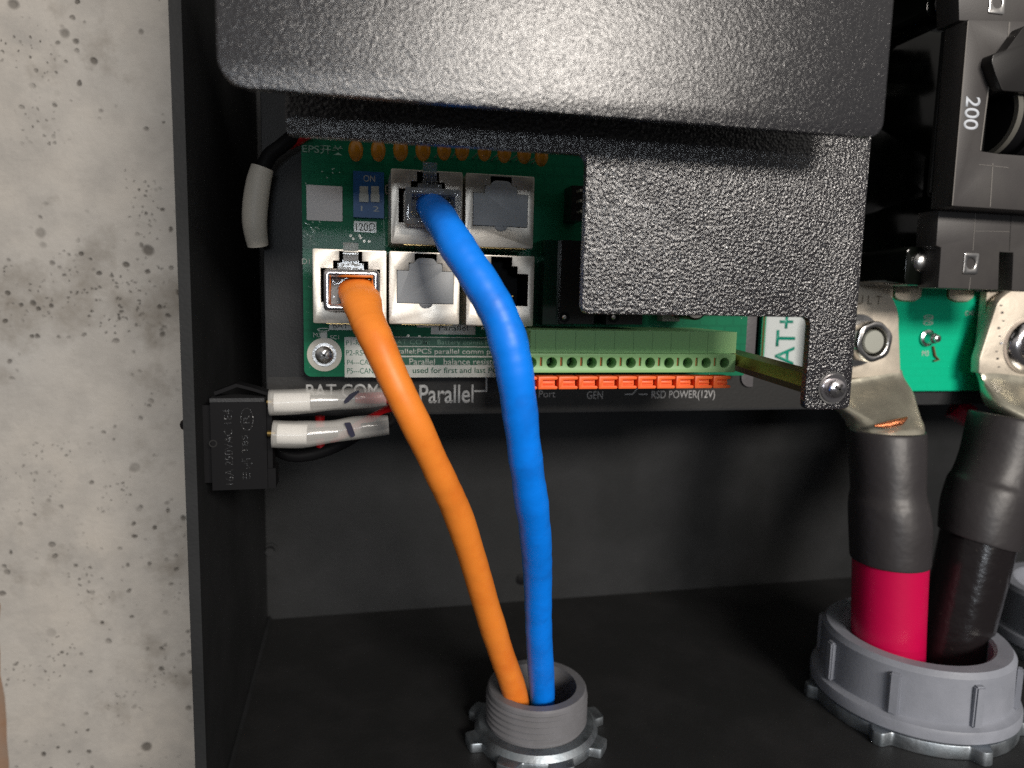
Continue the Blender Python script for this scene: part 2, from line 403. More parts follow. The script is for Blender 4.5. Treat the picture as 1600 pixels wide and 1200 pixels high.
# small pierced left wall with rolled front edge
MB().box(WX - 2.2, WX, 147.5, BY + 2, FZ - 2, 130).build('side_panel', steel_inside, cab, bevel=.5)
MB().box(WX, 330, BY, BY + 2, FZ, 130).build('back_panel', steel_inside, cab)
MB().box(WX, 330, 147.5, BY, 128, 130).build('top_panel', steel_inside, cab)  # unseen; added to stop room light leaking in from above
MB().box(330.02, 332, 133, BY + 2, FZ - 2, 130).build('side_panel', steel_inside, cab)  # unseen right side, added to close off the same stray light
fl = MB(); fl.plate(rrect(WX, 330, 100, BY, 0), [circ(46, 170, 11), circ(157, 165, 19.5)], FZ, FZ - 2, 'z'); fl.build('bottom_panel', floor_black, cab)
# dim weld bead between side panel and floor
MB().tube([(WX + .6, y, FZ + .7) for y in range(70, 251, 10)], .9, 8).build('weld_seam', steel_inside, cab)
MB().lathe((0, 0, 0), [(0.01, 1.9), (.8, 1.6), (1.9, 0), (1.9, -.5), (.01, -.5)], 'x', 12, closed_prof=False).xf(Matrix.Translation((WX - 2.2, 153, P(272, 664, 153).z)) @ Matrix.Rotation(math.pi, 4, 'Z')).build('button_tip', plastic_black, cab)
sc_ = thing('panel_bolt', 'small dull bolt low on the left of the cabinet back panel', 'bolt', (P(425, 858, BY)))
c = P(423, 858, BY)
MB().lathe(c, [(1.6, -3), (1.6, 0)], 'y', 6, cap=True).build('bolt_shank', steel_inside, sc_, bevel=.15)
MB().lathe(c, [(2.3, -.8), (2.3, 0)], 'y', 16, cap=True).build('washer', steel_inside, sc_, bevel=.1)
c = P(815, 905, BY)
tag(MB().lathe(c, [(1.6, -.6), (2.2, -.3), (2.2, -.02)], 'y', 16, cap=True).build('dark_hole_disc', plastic_black), 'tiny black disc standing for a dark hole at the foot of the back panel beside the blue cable', 'stud')  # black disc put in for the darkness of a small hole

# ================================================================ INVERTER CHASSIS (text strip)
ch = thing('inverter_chassis', 'black textured inverter chassis with white printed connector names along its lower edge', 'inverter', (60, 200, -27))
zb = -28.5
ops = rrect(RC(1171, 480, 1600, 616, 168)[0], 245, P(1180, 617, 168).z, 12, [2.2, 0, 0, 0])
RX = P(1272, 560, 168).x
b = MB(); b.plate([(-20, zb), (RX, zb), (RX, ops[3][1]), (ops[0][0], ops[0][1])] and rrect(-20, RX, zb, 75, .6), [rrect(P(1171, 550, 168).x, RX - 1.5, P(1180, 617, 168).z, 72, [2.2, 0, 0, 0])], 168, 169.5)
b.box(RX + .01, 300, 193.5, 195, P(1450, 632, 193.5).z, 75)
b.box(-20, -18.6, 169.5, BY - .1, zb, 75); b.box(-18.5, RX, 169.6, BY - .1, zb, zb + 1.4); b.box(RX + .01, 300, 195.1, BY - .1, P(1450, 632, 193.5).z, P(1450, 632, 193.5).z + 1.4)
b.build('front_panel', powder_fine, ch, bevel=.2)
x0, x1, z0, z1 = RC(452, 592, 1168, 640, 167.95)
flat('printed_strip', -19.7, RX - .2, zb + .6, P(800, 588, 168).z, 167.98, print_black, ch, .06, .3).location.y += 0
MB().plate(rrect(P(1165, 550, 166).x, P(1184, 550, 166).x, P(1175, 606, 166).z, 14, [2.5, 0, 0, 0]), [], 167.9, 167.2).build('grey_flange', mat('flange_grey', (.10, .095, .10), .45, bump=[(.7, .07, 's')]), ch, bevel=.2)
ty = 167.88
text('Parallel', RC(655, 601, 740, 630, ty), ty, white_ink, ch, bold=.02)
text('BAT COM', RC(478, 600, 592, 622, ty), ty, white_ink, ch, bold=.02)
text('Battery Port', RC(792, 610, 868, 625, ty), ty, grey_ink, ch, bold=.01)
text('GEN', RC(917, 611, 942, 623.5, ty), ty, grey_ink, ch, bold=.01)
text('RSD POWER(12V)', RC(1018, 610, 1117, 626, ty), ty, grey_ink, ch, bold=.012)
def line(pts, wd, y, m, parent, name='printed_line', th=.03):
    b = MB()
    for (xa, za), (xb, zb_) in zip(pts, pts[1:]):
        d = Vector((xb - xa, zb_ - za)).normalized(); n = Vector((-d.y, d.x)) * wd / 2; e = d * wd / 2 * .98
        q = [(xa - e.x + n.x, za - e.y + n.y), (xa - e.x - n.x, za - e.y - n.y), (xb + e.x - n.x, zb_ + e.y - n.y), (xb + e.x + n.x, zb_ + e.y + n.y)]
        b.plate(q, [], y, y - th); y -= .004
    return b.build(name, m, parent)
def px2(pts, y): return [(P(a, c_, y).x, P(a, c_, y).z) for a, c_ in pts]
line(px2([(742, 611), (760, 611), (760, 588)], ty), .42, ty, white_ink, ch)
line(px2([(977, 616), (988, 616), (997, 606)], ty), .28, ty, grey_ink, ch)
line(px2([(999, 616), (1011, 616)], ty), .28, ty, grey_ink, ch)

# ================================================================ MAIN CIRCUIT BOARD
PY = 163.0
bd = thing('circuit_board', 'green circuit board with white connector legend, orange capacitors and five network ports', 'circuit board', (40, PY, -18))
bx0, bx1 = -11.3, 96.4
sx, sz = P(507, 554, PY).x, P(507, 554, PY).z
b = MB(); b.plate(rrect(bx0, bx1, -18.7, 36, [1.6, .5, .5, .5]), [circ(sx, sz, 1.9, 24)], PY, PY + 1.6)
b.build('board', pcb_green, bd)
# spacers behind the board
for q, (ax, az) in enumerate(((sx, sz), (90, 25), (sx, 31))):
    MB().lathe((ax, PY + 1.7, az), [(2.2, 0), (2.2, 3.2)], 'y', 16, cap=True).build('spacer', brass, bd)
# fixing screw with silver pad
MB().lathe((sx, PY, sz), [(1.95, -.04), (3.75, -.04), (3.75, -.001), (1.95, -.001)], 'y', 40).build('solder_pad', mat('pad_tin', (.45, .43, .38), .5, .4), bd)
def screw(c, r, m, parent, phil=True, wash=None, name='screw'):
    c = Vector(c)
    s = MB().lathe(c, [(r, 0), (r, -r * .35), (r * .9, -r * .62), (r * .62, -r * .78), (r * .3, -r * .84), (.001, -r * .85)], 'y', 32, closed_prof=False).build(name, m, parent)
    if phil:
        b = MB()
        for a in (35, 125):
            q = MB(); q.box(-r * .58, r * .58, -r * .93, -r * .70, -r * .11, r * .11); q.xf(Matrix.Translation(c) @ Matrix.Rotation(math.radians(a), 4, 'Y'))
            me = bpy.data.meshes.new('t'); q.bm.to_mesh(me); q.bm.free(); b.bm.from_mesh(me); bpy.data.meshes.remove(me)
        b.build('cross_recess', mat_recess, s)
    if wash:
        MB().lathe(c, [(r * .6, .35), (wash, .35), (wash, 0), (r * .6, 0)], 'y', 40).build('washer', m, s, bevel=.05)
    return s
mat_recess = mat('recess_dark', (.10, .10, .10), .35, .8)
screw((sx, PY - .4, sz), 2.0, steel, bd, wash=2.6)
# board lettering
ly = PY - .02
def lab(x0, y0, x1, y1, m=silk, name='label_patch', yy=ly): r = RC(x0, y0, x1, y1, yy); return flat(name, *r, yy, m, bd, .03)
def wr(s, x0, y0, x1, y1, m, rot=0, yy=ly - .04, bold=.0): return text(s, RC(x0, y0, x1, y1, yy), yy, m, bd, rot=rot, bold=bold, name='board_lettering')
z4 = lambda a, c_: (440 + a / 3.636, 480 + c_ / 3.636)
def lab2(a0, b0, a1, b1, m=silk, name='label_patch'): p, q = z4(a0, b0), z4(a1, b1); return lab(p[0], p[1], q[0], q[1], m, name)
def wr2(s, a0, b0, a1, b1, m, bold=0.): p, q = z4(a0, b0), z4(a1, b1); return wr(s, p[0], p[1], q[0], q[1], m, bold=bold)
band = mat('legend_band_green', (.006, .10, .055), .4)
lab2(358, 170, 520, 398)
lab2(521, 170, 1398, 174); lab2(521, 175, 1398, 221, band); lab2(521, 222, 1398, 227)
lab2(521, 228, 1398, 275, band); lab2(521, 276, 1398, 285)
lab2(521, 286, 1398, 328, band); lab2(521, 329, 1398, 398)
wr2('P1-RS485', 366, 188, 520, 217, green_ink); wr2('P2-RS485', 366, 244, 520, 274, green_ink)
wr2('P4---CAN', 372, 298, 520, 327, green_ink); wr2('P5---CAN', 372, 346, 520, 377, green_ink)
wr2('BAT COM:   Battery comm Port', 630, 185, 1235, 222, silk_dim, .02)
wr2('Parallel:PCS parallel comm port', 610, 236, 1250, 275, silk, .02)
wr2('0:  Parallel   balance resistor', 655, 291, 1245, 328, silk, .015)
wr2('used for first and last PCS', 745, 342, 1250, 374, green_ink, .012)
lab2(270, 92, 520, 130); wr2('BAT COM', 292, 90, 500, 122, grey_print)
lab2(770, 98, 1100, 116); lab2(848, 116.5, 1100, 155); wr2('Parallel', 893, 103, 1060, 133, grey_print, .01)
wr2('M3', 180, 145, 222, 170, silk); wr2('SC1', 276, 160, 326, 182, silk)
# vias, and pale blobs painted as glints, at the board's left end
glints = MB()
for k in range(34):
    a, d = (random.uniform(475, 500), random.uniform(345, 382)) if k < 20 else (random.uniform(476, 548), random.choice([random.uniform(262, 288), random.uniform(366, 386)]))
    p = P(a, d, PY - .02); ang_ = random.uniform(.5, 1.0); L_ = random.uniform(.18, .6) if k < 20 else random.uniform(.14, .22)
    q = MB().ball((0, 0, 0), 1, (L_, .14, .13), 2); q.xf(Matrix.Translation(p) @ Matrix.Rotation(ang_, 4, 'Y'))
    me = bpy.data.meshes.new('t'); q.bm.to_mesh(me); q.bm.free(); glints.bm.from_mesh(me); bpy.data.meshes.remove(me)
glints.build('glint_blobs', mat('glint_pale', (.50, .68, .60), .08, spec=1.0, coat=1, coat_r=.03), bd)  # pale glossy colour stands in for glints of light on the clear film
vi = MB()
for k in range(16):
    a, d = random.choice([(random.uniform(540, 600), random.uniform(366, 380)), (random.uniform(842, 850), random.uniform(300, 500)), (random.uniform(520, 800), random.uniform(512, 526))])
    p = P(a, d, PY - .02); vi.plate(circ(p.x, p.z, .28, 12), [circ(p.x, p.z, .12, 8)], PY - .01, PY - .05)
vi.build('vias', nickel, bd)
# little screw emblem beside the M3 mark
mx_, my_ = z4(238, 128); c0 = P(mx_, my_, ly)
MB().plate([(c0.x + 1.35 * math.cos(a), c0.z + .42 * math.sin(a)) for a in [k * math.pi / 12 for k in range(24)]], [[(c0.x + 1.1 * math.cos(a), c0.z + .25 * math.sin(a)) for a in [k * math.pi / 12 for k in range(24)]]], ly, ly - .03).build('screw_emblem', silk, bd)
lab2(222, 143, 258, 176)
wr('EPS开关', 472, 226, 537, 241, silk_dim, bold=.015)
lab(553, 346, 588, 363); wr('120Ω', 556, 348, 586, 361, grey_print)
wr('CN4', 481, 376, 499, 384, silk_dim); wr('D1', 472, 404, 484, 413, silk, bold=.01)
wr('2', 838, 441, 845, 449, silk_dim); wr('3', 838, 486, 846, 496, silk_dim); wr('1', 842, 380, 846, 388, silk_dim)
MB().plate(rrect(*RC(479, 290, 535, 345, ly - .1), .2), [], ly - .05, ly - .15).build('white_sticker', sticker, bd)
# dip switch
r = RC(552, 268, 600, 340, PY - 2.2)
dp = MB().box(r[0], r[1], PY - 2.2, PY - .03, r[2], r[3]).build('dip_switch', dip_blue, bd, bevel=.12)
for a0, a1 in ((562, 575), (580, 592)):
    q = RC(a0, 291, a1, 316, PY - 2.2)
    MB().box(q[0], q[1], PY - 2.26, PY - 2.21, q[2], q[3]).build('slider_slot', dip_white, dp)
    q2 = RC(a0, 304, a1, 316, PY - 2.2)
    MB().box(q2[0] - .1, q2[1] + .1, PY - 2.9, PY - 2.27, q2[2], q2[3]).build('slider', dip_white, dp, bevel=.08)
text('ON', RC(568, 274, 586, 284, PY - 2.2), PY - 2.22, dip_white, dp)
text('1  2', RC(564, 322, 592, 330, PY - 2.2), PY - 2.22, dip_white, dp)
# silkscreen outline round the upper port and the little ring mark
line(px2([(598, 300), (601, 384), (645, 386)], ly), .12, ly, silk_dim, bd)
c0 = P(605, 296, ly)
MB().plate(rrect(c0.x - .45, c0.x + .45, c0.z - 1, c0.z + 1, .44), [rrect(c0.x - .25, c0.x + .25, c0.z - .7, c0.z + .7, .24)], ly, ly - .3).build('test_loop', nickel, bd)
# orange capacitors in a row under the plate
for i, (a, d) in enumerate(zip((556, 591, 626, 661, 694, 722, 757, 788, 819, 846), (247, 247, 246, 246, 246, 246, 247, 250, 251, 256))):
    p = P(a, d - 12, 152)
    MB().ball(p, 1.9 * random.uniform(.9, 1.05), (.80, .7, 1.2), 3).build('capacitor', cap_amber, bd)
    lg = MB()
    for s_ in (-.7, .7): lg.tube([(p.x + s_, p.y + .4, p.z), (p.x + s_, 158, p.z + .2), (p.x + s_, PY, p.z + .4)], .22, 6)
    lg.build('capacitor_leads', nickel, bd)
# relays and small parts between the ports and the plate
def pbox(name, x0, y0, x1, y1, yf, m, bev=.15, parent=bd, yb=PY - .05):
    r = RC(x0, y0, x1, y1, yf); return MB().box(r[0], r[1], yf, yb, r[2], r[3]).build(name, m, parent, bevel=bev)
rl = pbox('relay', 876, 376, 930, 506, 149, relay_black)
pbox('relay_side_cover', 849, 375, 875.3, 507, 150.5, mat('smoked_green', (.004, .030, .018), .1, coat=1), .05)
rl2 = pbox('relay', 948, 440, 1005, 507, 149, relay_black)
for (a, d), pr in (((882, 496), rl), ((959, 496), rl2)):
    c0 = P(a, d, 149); MB().lathe(c0, [(.7, .02), (1.15, .02), (1.15, -.15), (.7, -.15)], 'y', 20).build('rivet_ring', plastic_black, pr)
    MB().lathe(c0, [(.55, -.05), (.3, -.3)], 'y', 12, cap=True).build('rivet_core', steel, pr)
c0 = P(1088, 480, 152)
el = MB().lathe((c0.x, 152, c0.z), [(3.0, PY - 152.05), (3.0, .4), (2.7, 0), (2.5, .25)], 'y', 36, cap=True).build('electrolytic_capacitor', relay_black, bd)
MB().lathe((c0.x, 152, c0.z), [(2.5, .2), (2.5, 0.0), (.01, -.02)], 'y', 36, closed_prof=False).build('capacitor_top', cap_grey, el)
pbox('ceramic_chip', 1035, 492, 1062, 502, 160, cap_grey, .1)
pbox('connector_header', 893, 290, 912, 345, 157, relay_black, .1)
for k in range(3):
    c0 = P(902, 300 + 16 * k, 156.9); MB().box(c0.x - .25, c0.x + .25, 154, 156.9, c0.z - .25, c0.z + .25).build('header_pin', nickel, bd)

# ---- network ports
JY = 148.0
def opening(x, z, g=0):            # x,z = left-top of the shield
    k = 14.45 / 420
    q = lambda a, b_: (x + (a - 170) * k, z - (b_ - 680) * k)
    return [q(215 + g, 985 - g), q(553 - g, 985 - g), q(553 - g, 790 + g), q(485 - g, 790 + g), q(485 - g, 745 + g), q(450 - g, 745 + g), q(450 - g, 690 + g), q(320 + g, 690 + g), q(320 + g, 745 + g), q(285 + g, 745 + g), q(285 + g, 790 + g), q(215 + g, 790 + g)]
def port(px, py, label):
    tl = P(px, py, JY); x, z = tl.x, tl.z; W, H = 14.45, 14.75
    o = opening(x, z)
    b = MB(); b.plate(rrect(x, x + W, z - H, z, .35), [o], JY, JY + .35)
    for (a0, a1, c0_, c1) in ((x, x + .3, z - H + .35, z - .35), (x + W - .3, x + W, z - H + .35, z - .35)): b.box(a0, a1, JY + .36, PY - .05, c0_, c1)
    b.box(x + .35, x + W - .35, JY + .36, PY - .05, z - .3, z); b.box(x + .35, x + W - .35, JY + .36, PY - .05, z - H, z - H + .3)
    sh = b.build('ethernet_port', nickel, bd, bevel=.06)
    sh['label'] = label
    # black moulded socket: liner following the opening and a back wall
    b = MB(); b.plate(rrect(x + .4, x + W - .4, z - H + .4, z - .4, .2), [opening(x, z, -3)], JY + .4, JY + 11); b.box(x + .4, x + W - .4, JY + 11, JY + 12, z - H + .4, z - .4)
    b.build('socket', plastic_black, sh)
    b = MB()
    for k in range(8): b.box(x + 3.0 + k * 1.05, x + 3.4 + k * 1.05, JY + 3, JY + 10.9, z - 8.6, z - 8.3)
    b.build('contacts', gold, sh)
    b = MB()
    b.box(x + 2.6, x + W - 1.2, JY + .6, JY + 2.6, z - H - .16, z - H - .01); b.build('gilt_tab', nickel_edge, sh)
    return x, z
def plug_cap(x, z, label):
    o = opening(x, z, 2.5); k = 14.45 / 420
    # silicone insert: opening shape, rounded latch top, half-moon tab
    o2 = [o[0], o[1], o[2], o[3], o[4], (o[5][0] + .15, o[5][1]), (o[6][0] - .35, o[6][1] - .8), (o[7][0] + .35, o[7][1] - .8), (o[8][0] - .15, o[8][1]), o[9], o[10], o[11]]
    rr = [.15, .15, .2, .1, .5, .3, .9, .9, .3, .5, .1, .2]
    p = rpoly(o2, rr, 4)
    t = thing('dust_plug', label, 'dust plug', (x + 7.5, JY, z - 7), 'grey dust plugs in the unused ports')
    MB().plate(p, [], JY - .25, JY + 7).build('insert', grey_plug, t, bevel=.12)
    c_ = (x + 7.5, z - 10.45)
    MB().plate([(c_[0] + 1.35 * math.cos(a), c_[1] + .95 * math.sin(a)) for a in [math.pi + k_ * math.pi / 12 for k_ in range(13)]], [], JY - .55, JY - .02).build('pull_tab', grey_plug, t, bevel=.1)
jo = port(488, 388, 'port holding the orange cable')
ju = port(611, 263, 'port holding the blue cable')
jr = port(728, 270, 'upper right port')
jm = port(608, 392, 'lower middle port')
je = port(729.5, 397, 'empty port with open black socket')
plug_cap(*jr, 'grey silicone dust plug in the upper right port, right of the blue cable')
plug_cap(*jm, 'grey silicone dust plug in the lower port between the orange and blue cables')

# ================================================================ PLUGGABLE TERMINAL BLOCK
TY = 140.0
tb = thing('terminal_block', 'light green ten way terminal block with orange release levers', 'terminal block', (58, TY, -14))
r = RC(812, 553, 1149, 582, TY)
tx0, tx1 = P(806, 568, TY).x, P(1149, 566, TY).x
tz0, tz1 = r[2], r[3]
pitch = (P(1132, 568, TY).x - P(862, 568, TY).x) / 9
hx = [P(862, 568, TY).x + k * pitch for k in range(-1, 10)]
hz = (tz0 + tz1) / 2 + .1
sl = [(x_ - 2.25) for x_ in hx]
b = MB()
holes = [circ(x_, hz, 1.13, 24) for x_ in hx] + [rrect(s_ - .27, s_ + .27, hz - .7, hz + 1.1, 0) for s_ in sl]
b.plate(rrect(tx0, tx1, tz0, tz1, .1), holes, TY, TY + 6)
b.build('plug_body', tb_green, tb, bevel=.07)
MB().box(tx0, tx1, TY + 6.05, TY + 12, tz0, tz1).build('plug_rear', tb_hole, tb)
for k, x_ in enumerate(hx[1:]):
    MB().lathe((x_, TY + 3.0, hz), [(.01, 0), (.55, .1), (.8, 1.2), (.8, 2.9)], 'y', 16, closed_prof=False).build('wire_clamp', tb_hole, tb)
for s_ in sl[1:]: MB().box(s_ - .26, s_ + .26, TY + .6, TY + 2, hz - .69, hz + 1.09).build('test_slot', tb_orange_d, tb)
zt = P(1000, 517, TY + 3).z
b = MB(); b.box(P(828, 530, TY + 3).x, P(1149, 530, TY + 3).x, TY + 2.5, PY - .1, tz1 + .02, zt)
b.build('header', tb_green, tb, bevel=.12)
for k in range(1, 11):
    sxx = hx[k] - 2.9 + pitch * 0
    if k % 1 == 0: MB().box(sxx - .02, sxx + .02, TY + 2.47, TY + 2.6, tz1 + .3, zt - .2).build('header_seam', tb_hole, tb)
lev = None
for k in range(-1, 10):
    x_ = P(841, 597, TY - 1).x + k * pitch
    if lev is None:
        L_ = pitch * .95; z0_, z1_ = P(1000, 607, TY - 1).z, P(1000, 588, TY - 1).z; h_ = z1_ - z0_
        b = MB()
        b.plate([(x_, z0_), (x_ + L_ * .94, z0_), (x_ + L_, z0_ + h_ * .12), (x_ + L_ * .94, z0_ + h_ * .24), (x_ + L_ * .22, z0_ + h_ * .26), (x_ + L_ * .22, z0_ + h_ * .74), (x_ + L_ * .94, z0_ + h_ * .76), (x_ + L_, z0_ + h_ * .88), (x_ + L_ * .94, z1_), (x_, z1_)], [], TY - 1.3, TY + 2.2)
        b.box(x_ + .1, x_ + L_ * .9, TY - .3, TY + 2.1, z0_ + .1, z1_ - .1)
        b.plate([(x_ + L_ * .2, z0_ + h_ * .38), (x_ + L_ * .88, z0_ + h_ * .40), (x_ + L_ * .80, z0_ + h_ * .60), (x_ + L_ * .2, z0_ + h_ * .62)], [], TY - .9, TY + .5)
        lev = b.build('lever', tb_orange, tb, bevel=.06); l0 = x_
    else:
        c_ = lev.copy(); C.objects.link(c_); c_.parent = tb; c_.location = lev.location + Vector(((x_ - l0) * S, 0, 0))

# ================================================================ NETWORK CABLES
def cable_path(rows, n=14):
    pts = [Vector((*P(a, b_, y_), r_)) for a, b_, y_, r_ in rows]
    sp = spline(pts, n); return [p.xyz for p in sp], [p.w for p in sp]
def wob(pts, rads, amp, seed):
    out = []
    for i, r_ in enumerate(rads): out.append(r_ * (1 + amp * noise.noise(Vector((i * .11, seed, 0))) + amp * .4 * noise.noise(Vector((i * .37, seed, 5)))))
    return pts, out
oc = thing('ethernet_cable', 'orange network cable from the lower left port down into the grey fitting', 'network cable', P(808, 1150, 169), 'network cables')
rows = [(558, 449, 158, 3.6), (559, 451, 150, 3.9), (561, 456, 144, 4.0), (566, 475, 139.2, 3.7), (574, 500, 135.5, 3.3), (589, 533, 132, 3.1), (619, 600, 129.5, 2.85), (651, 665, 130, 2.8), (684, 735, 134, 2.75), (714, 800, 140, 3.0), (737, 868, 146, 3.05), (761, 950, 154, 3.1), (783, 1020, 161, 3.15), (805, 1085, 167, 3.15), (818, 1160, 170, 3.2), (828, 1240, 171, 3.0)]
pts, rd = cable_path(rows); pts, rd = wob(pts, rd, .05, 2.2)
sq = [min(1, .60 + .4 * max(0, i - 18) / 55) for i in range(len(pts))]
MB().tube(pts, rd, 28, squash=sq).build('jacket', orange_m, oc, ang=60)
bc = thing('ethernet_cable', 'blue network cable from the upper port down into the grey fitting', 'network cable', P(848, 1150, 169), 'network cables')
rows = [(668, 322, 150, 2.5), (676, 326, 143, 2.9), (692, 348, 134, 3.15), (716, 388, 129, 3.3), (752, 443, 126, 3.35), (783, 500, 124, 3.35), (800, 560, 123, 3.4), (810, 625, 124, 3.3), (819, 700, 127, 3.2), (827, 760, 131, 3.3), (836, 830, 138, 3.3), (840, 900, 147, 3.25), (842, 990, 156, 3.2), (847, 1080, 166, 3.25), (850, 1160, 169, 3.2), (850, 1250, 170, 3.2)]
pts, rd = cable_path(rows); pts, rd = wob(pts, rd, .07, 8.2)
MB().tube(pts, rd, 28).build('jacket', blue_m, bc, ang=60)
# orange plug: chrome hood, clear body, latch
def ring_hood(x0, x1, z0, z1, yf, m, parent, lip=1.1):
    rings = []
    for (ins, y_) in ((0.35, yf + 9), (.0, yf + 8.9), (0, yf + .6), (.12, yf + .2), (.4, yf - .08), (.75, yf - .15), (1.1, yf - .05), (1.35, yf + .25), (1.45, yf + .7), (1.5, yf + 5)):
        rings.append([(p[0], y_, p[1]) for p in rrect(x0 + ins, x1 - ins, z0 + ins, z1 - ins, max(.9 - ins * .5, .2))])
    return MB().grid(rings, cap=False).build('shield_hood', m, parent)
r = RC(505, 421, 593, 487, 141)
ring_hood(r[0], r[1], r[2], r[3], 141, chrome, oc)
clr = MB(); clr.box(r[0] + 1.2, r[1] - 1.2, 146, 158, r[2] + 1.1, r[3] - 1.6)
clr.box(r[0] + 1.0, r[0] + 3.2, 143, 146, r[2] + 1.3, r[2] + 4.2)
pl = clr.build('plug_body', clear, oc, bevel=.25)
def latch(x0, y0, x1, y1, ya, yb, parent, x2=None):
    # springy tab leaning out of the socket toward the viewer
    a = P((x0 + x1) / 2, y1, ya); c_ = P((x0 + x1) / 2, y0, yb)
    hw = (P(x1, y0, yb).x - P(x0, y0, yb).x) / 2
    rings = []
    for t in (0, .25, .5, .75, 1):
        m_ = a.lerp(c_, t); th = .45
        rings.append([(m_.x - hw, m_.y, m_.z), (m_.x + hw, m_.y, m_.z), (m_.x + hw, m_.y + th * 1.6, m_.z + th * .4), (m_.x - hw, m_.y + th * 1.6, m_.z + th * .4)])
    b = MB().grid(rings)
    b.box(a.x - hw * 1.75, a.x + hw * 1.75, ya - .1, ya + 8, a.z - 2.3, a.z - .4)
    b.box(a.x - hw * 1.1, a.x + hw * 1.1, ya + .5, ya + 8, a.z - .4, a.z + .2)
    q = a.lerp(c_, .42); b.box(q.x - hw, q.x + hw, q.y - .25, q.y - .02, q.z - .12, q.z + .12)
    b.build('latch_tab', clear, parent, bevel=.1)
latch(536, 380, 560, 408, 146.5, 143.0, oc)
r = RC(633, 294, 721, 352, 142)
b = MB(); outer = rrect(r[0], r[1], r[2], r[3], .7); inner = rrect(r[0] + 1.3, r[1] - 1.3, r[2] + 1.3, r[3] - 1.2, .5)
b.plate(outer, [inner], 142, 157); b.box(r[0] + 1.3, r[1] - 1.3, 149, 157, r[2] + 1.3, r[3] - 1.2)
b.build('plug_body', clear, bc, bevel=.2)
bb = MB()
for k in range(8): bb.box(r[0] + 2.0 + k * 1.05, r[0] + 2.35 + k * 1.05, 149.5, 157.1, r[2] + .9, r[2] + 1.25)
bb.build('contact_pins', gold, bc)
latch(661, 254, 683, 284, 146.5, 142.5, bc)

# ================================================================ LOWER BRACKET PLATE (crinkle finish)
BYP = 112.0
br = thing('bracket_plate', 'black crinkle finished bracket plate hanging over the board, screwed at its long lower tab', 'bracket plate', (50, BYP, 23))
zu = 42
A = [(-9.8, zu), (-9.8, P(450, 207, BYP).z), (P(915, 245, BYP).x, P(915, 245, BYP).z), (P(911, 490, BYP).x, P(911, 490, BYP).z), (P(1265, 496, BYP).x, P(1265, 496, BYP).z), (P(1259, 640, BYP).x, P(1259, 640, BYP).z), (P(1326, 641, BYP).x, P(1326, 641, BYP).z), (87.9, zu)]
bot = (A[1][1] + A[2][1]) / 2
A[1] = (-9.8, bot); A[2] = (A[2][0], bot); gx = (A[2][0] + A[3][0]) / 2; A[2] = (gx, A[2][1]); A[3] = (gx, A[3][1])
n2 = (A[3][1] + A[4][1]) / 2; A[3] = (gx, n2); hxx = (A[4][0] + A[5][0]) / 2; A[4] = (hxx, n2); A[5] = (hxx, A[5][1]); A[6] = (87.9, A[5][1])
pl_ = rpoly(A, [0, .9, 1.6, 1.6, 1.6, 1.4, 1.4, 0], 6)
sp_ = P(1300, 606, BYP)
b = MB(); b.plate(pl_, [circ(sp_.x, sp_.z, 1.3, 20)], BYP, BYP + 1.5)
b.build('plate', powder_crinkle, br, bevel=.12, seg=3)
so = MB(); bx_ = P(1148, 566, PY)
b = MB()
a_, c_ = Vector((sp_.x - 1.5, BYP + 1.6, sp_.z + .4)), Vector((P(1100, 548, 160).x, 160, P(1100, 548, 160).z))
rings = []
for p_ in (a_, c_): rings.append([(p_.x + 2.35 * math.cos(math.radians(60 * k + 15)), p_.y, p_.z + 2.35 * math.sin(math.radians(60 * k + 15))) for k in range(6)])
so_o = MB().grid(rings).build('hex_standoff', brass, br, bevel=.06)
scw = screw((sp_.x, BYP - .55, sp_.z), 1.75, chrome, br, wash=2.55)
MB().lathe((sp_.x, BYP - .25, sp_.z), [(1.2, .22), (2.95, .22), (2.95, 0), (1.2, 0)], 'y', 40).build('flat_washer', steel, scw)

# ================================================================ UPPER COVER PLATE
CY = 100.0
cv = thing('cover_plate', 'large black powder coated cover plate across the top with rounded lower corners', 'cover plate', (32, CY, 26))
zc = (P(600, 157, CY).z + P(1100, 191, CY).z) / 2
b = MB(); b.plate(rrect(P(339, 70, CY).x, P(1384, 150, CY).x, zc, 75, [3.6, 2.6, 0, 0], 8), [], CY, CY + 1.5)
b.build('plate', powder_soft, cv, bevel=.1, seg=3)

# ================================================================ SLEEVED WIRE (white tube) on the left
sw = thing('sleeved_wire', 'black and red wire leaving a short white tube left of the board', 'wire', P(400, 370, 178))
rw = [(410, 262, 163, 2.3), (404, 285, 163, 2.5), (399, 320, 163, 2.6), (398, 352, 163, 2.5), (403, 384, 164, 2.2)]
pts, rd = cable_path(rw, 8)
rad_o = [q * 1.0 for q in rd]
b = MB(); n_ = 20
inner_p, inner_r = pts[:], [q * .8 for q in rd]
def shell(pts, r1, r2, name, m, parent):
    b = MB(); b.tube(pts, r1, 22, cap=False); b.tube([p + (pts[0] - pts[1]).normalized() * .0 for p in pts], r2, 22, cap=False)
    bm = b.bm; bm.verts.ensure_lookup_table(); N_ = len(pts) * 22
    for base in (0, (len(pts) - 1) * 22):
        for i in range(22):
            j = (i + 1) % 22
            bm.faces.new((bm.verts[base + i], bm.verts[base + j], bm.verts[N_ + base + j], bm.verts[N_ + base + i]))
    return b.build(name, m, parent, ang=50)
shell(pts, rad_o, inner_r, 'white_sleeve', white_tube, sw)
rw = [(400, 345, 163, 1.6), (404, 290, 163, 1.6), (418, 248, 163, 1.6), (440, 228, 163, 1.5), (462, 210, 162, 1.5), (485, 190, 160, 1.5)]
pts, rd = cable_path(rw, 8); MB().tube(pts, rd, 14).build('black_wire', plastic_black, sw, ang=60)
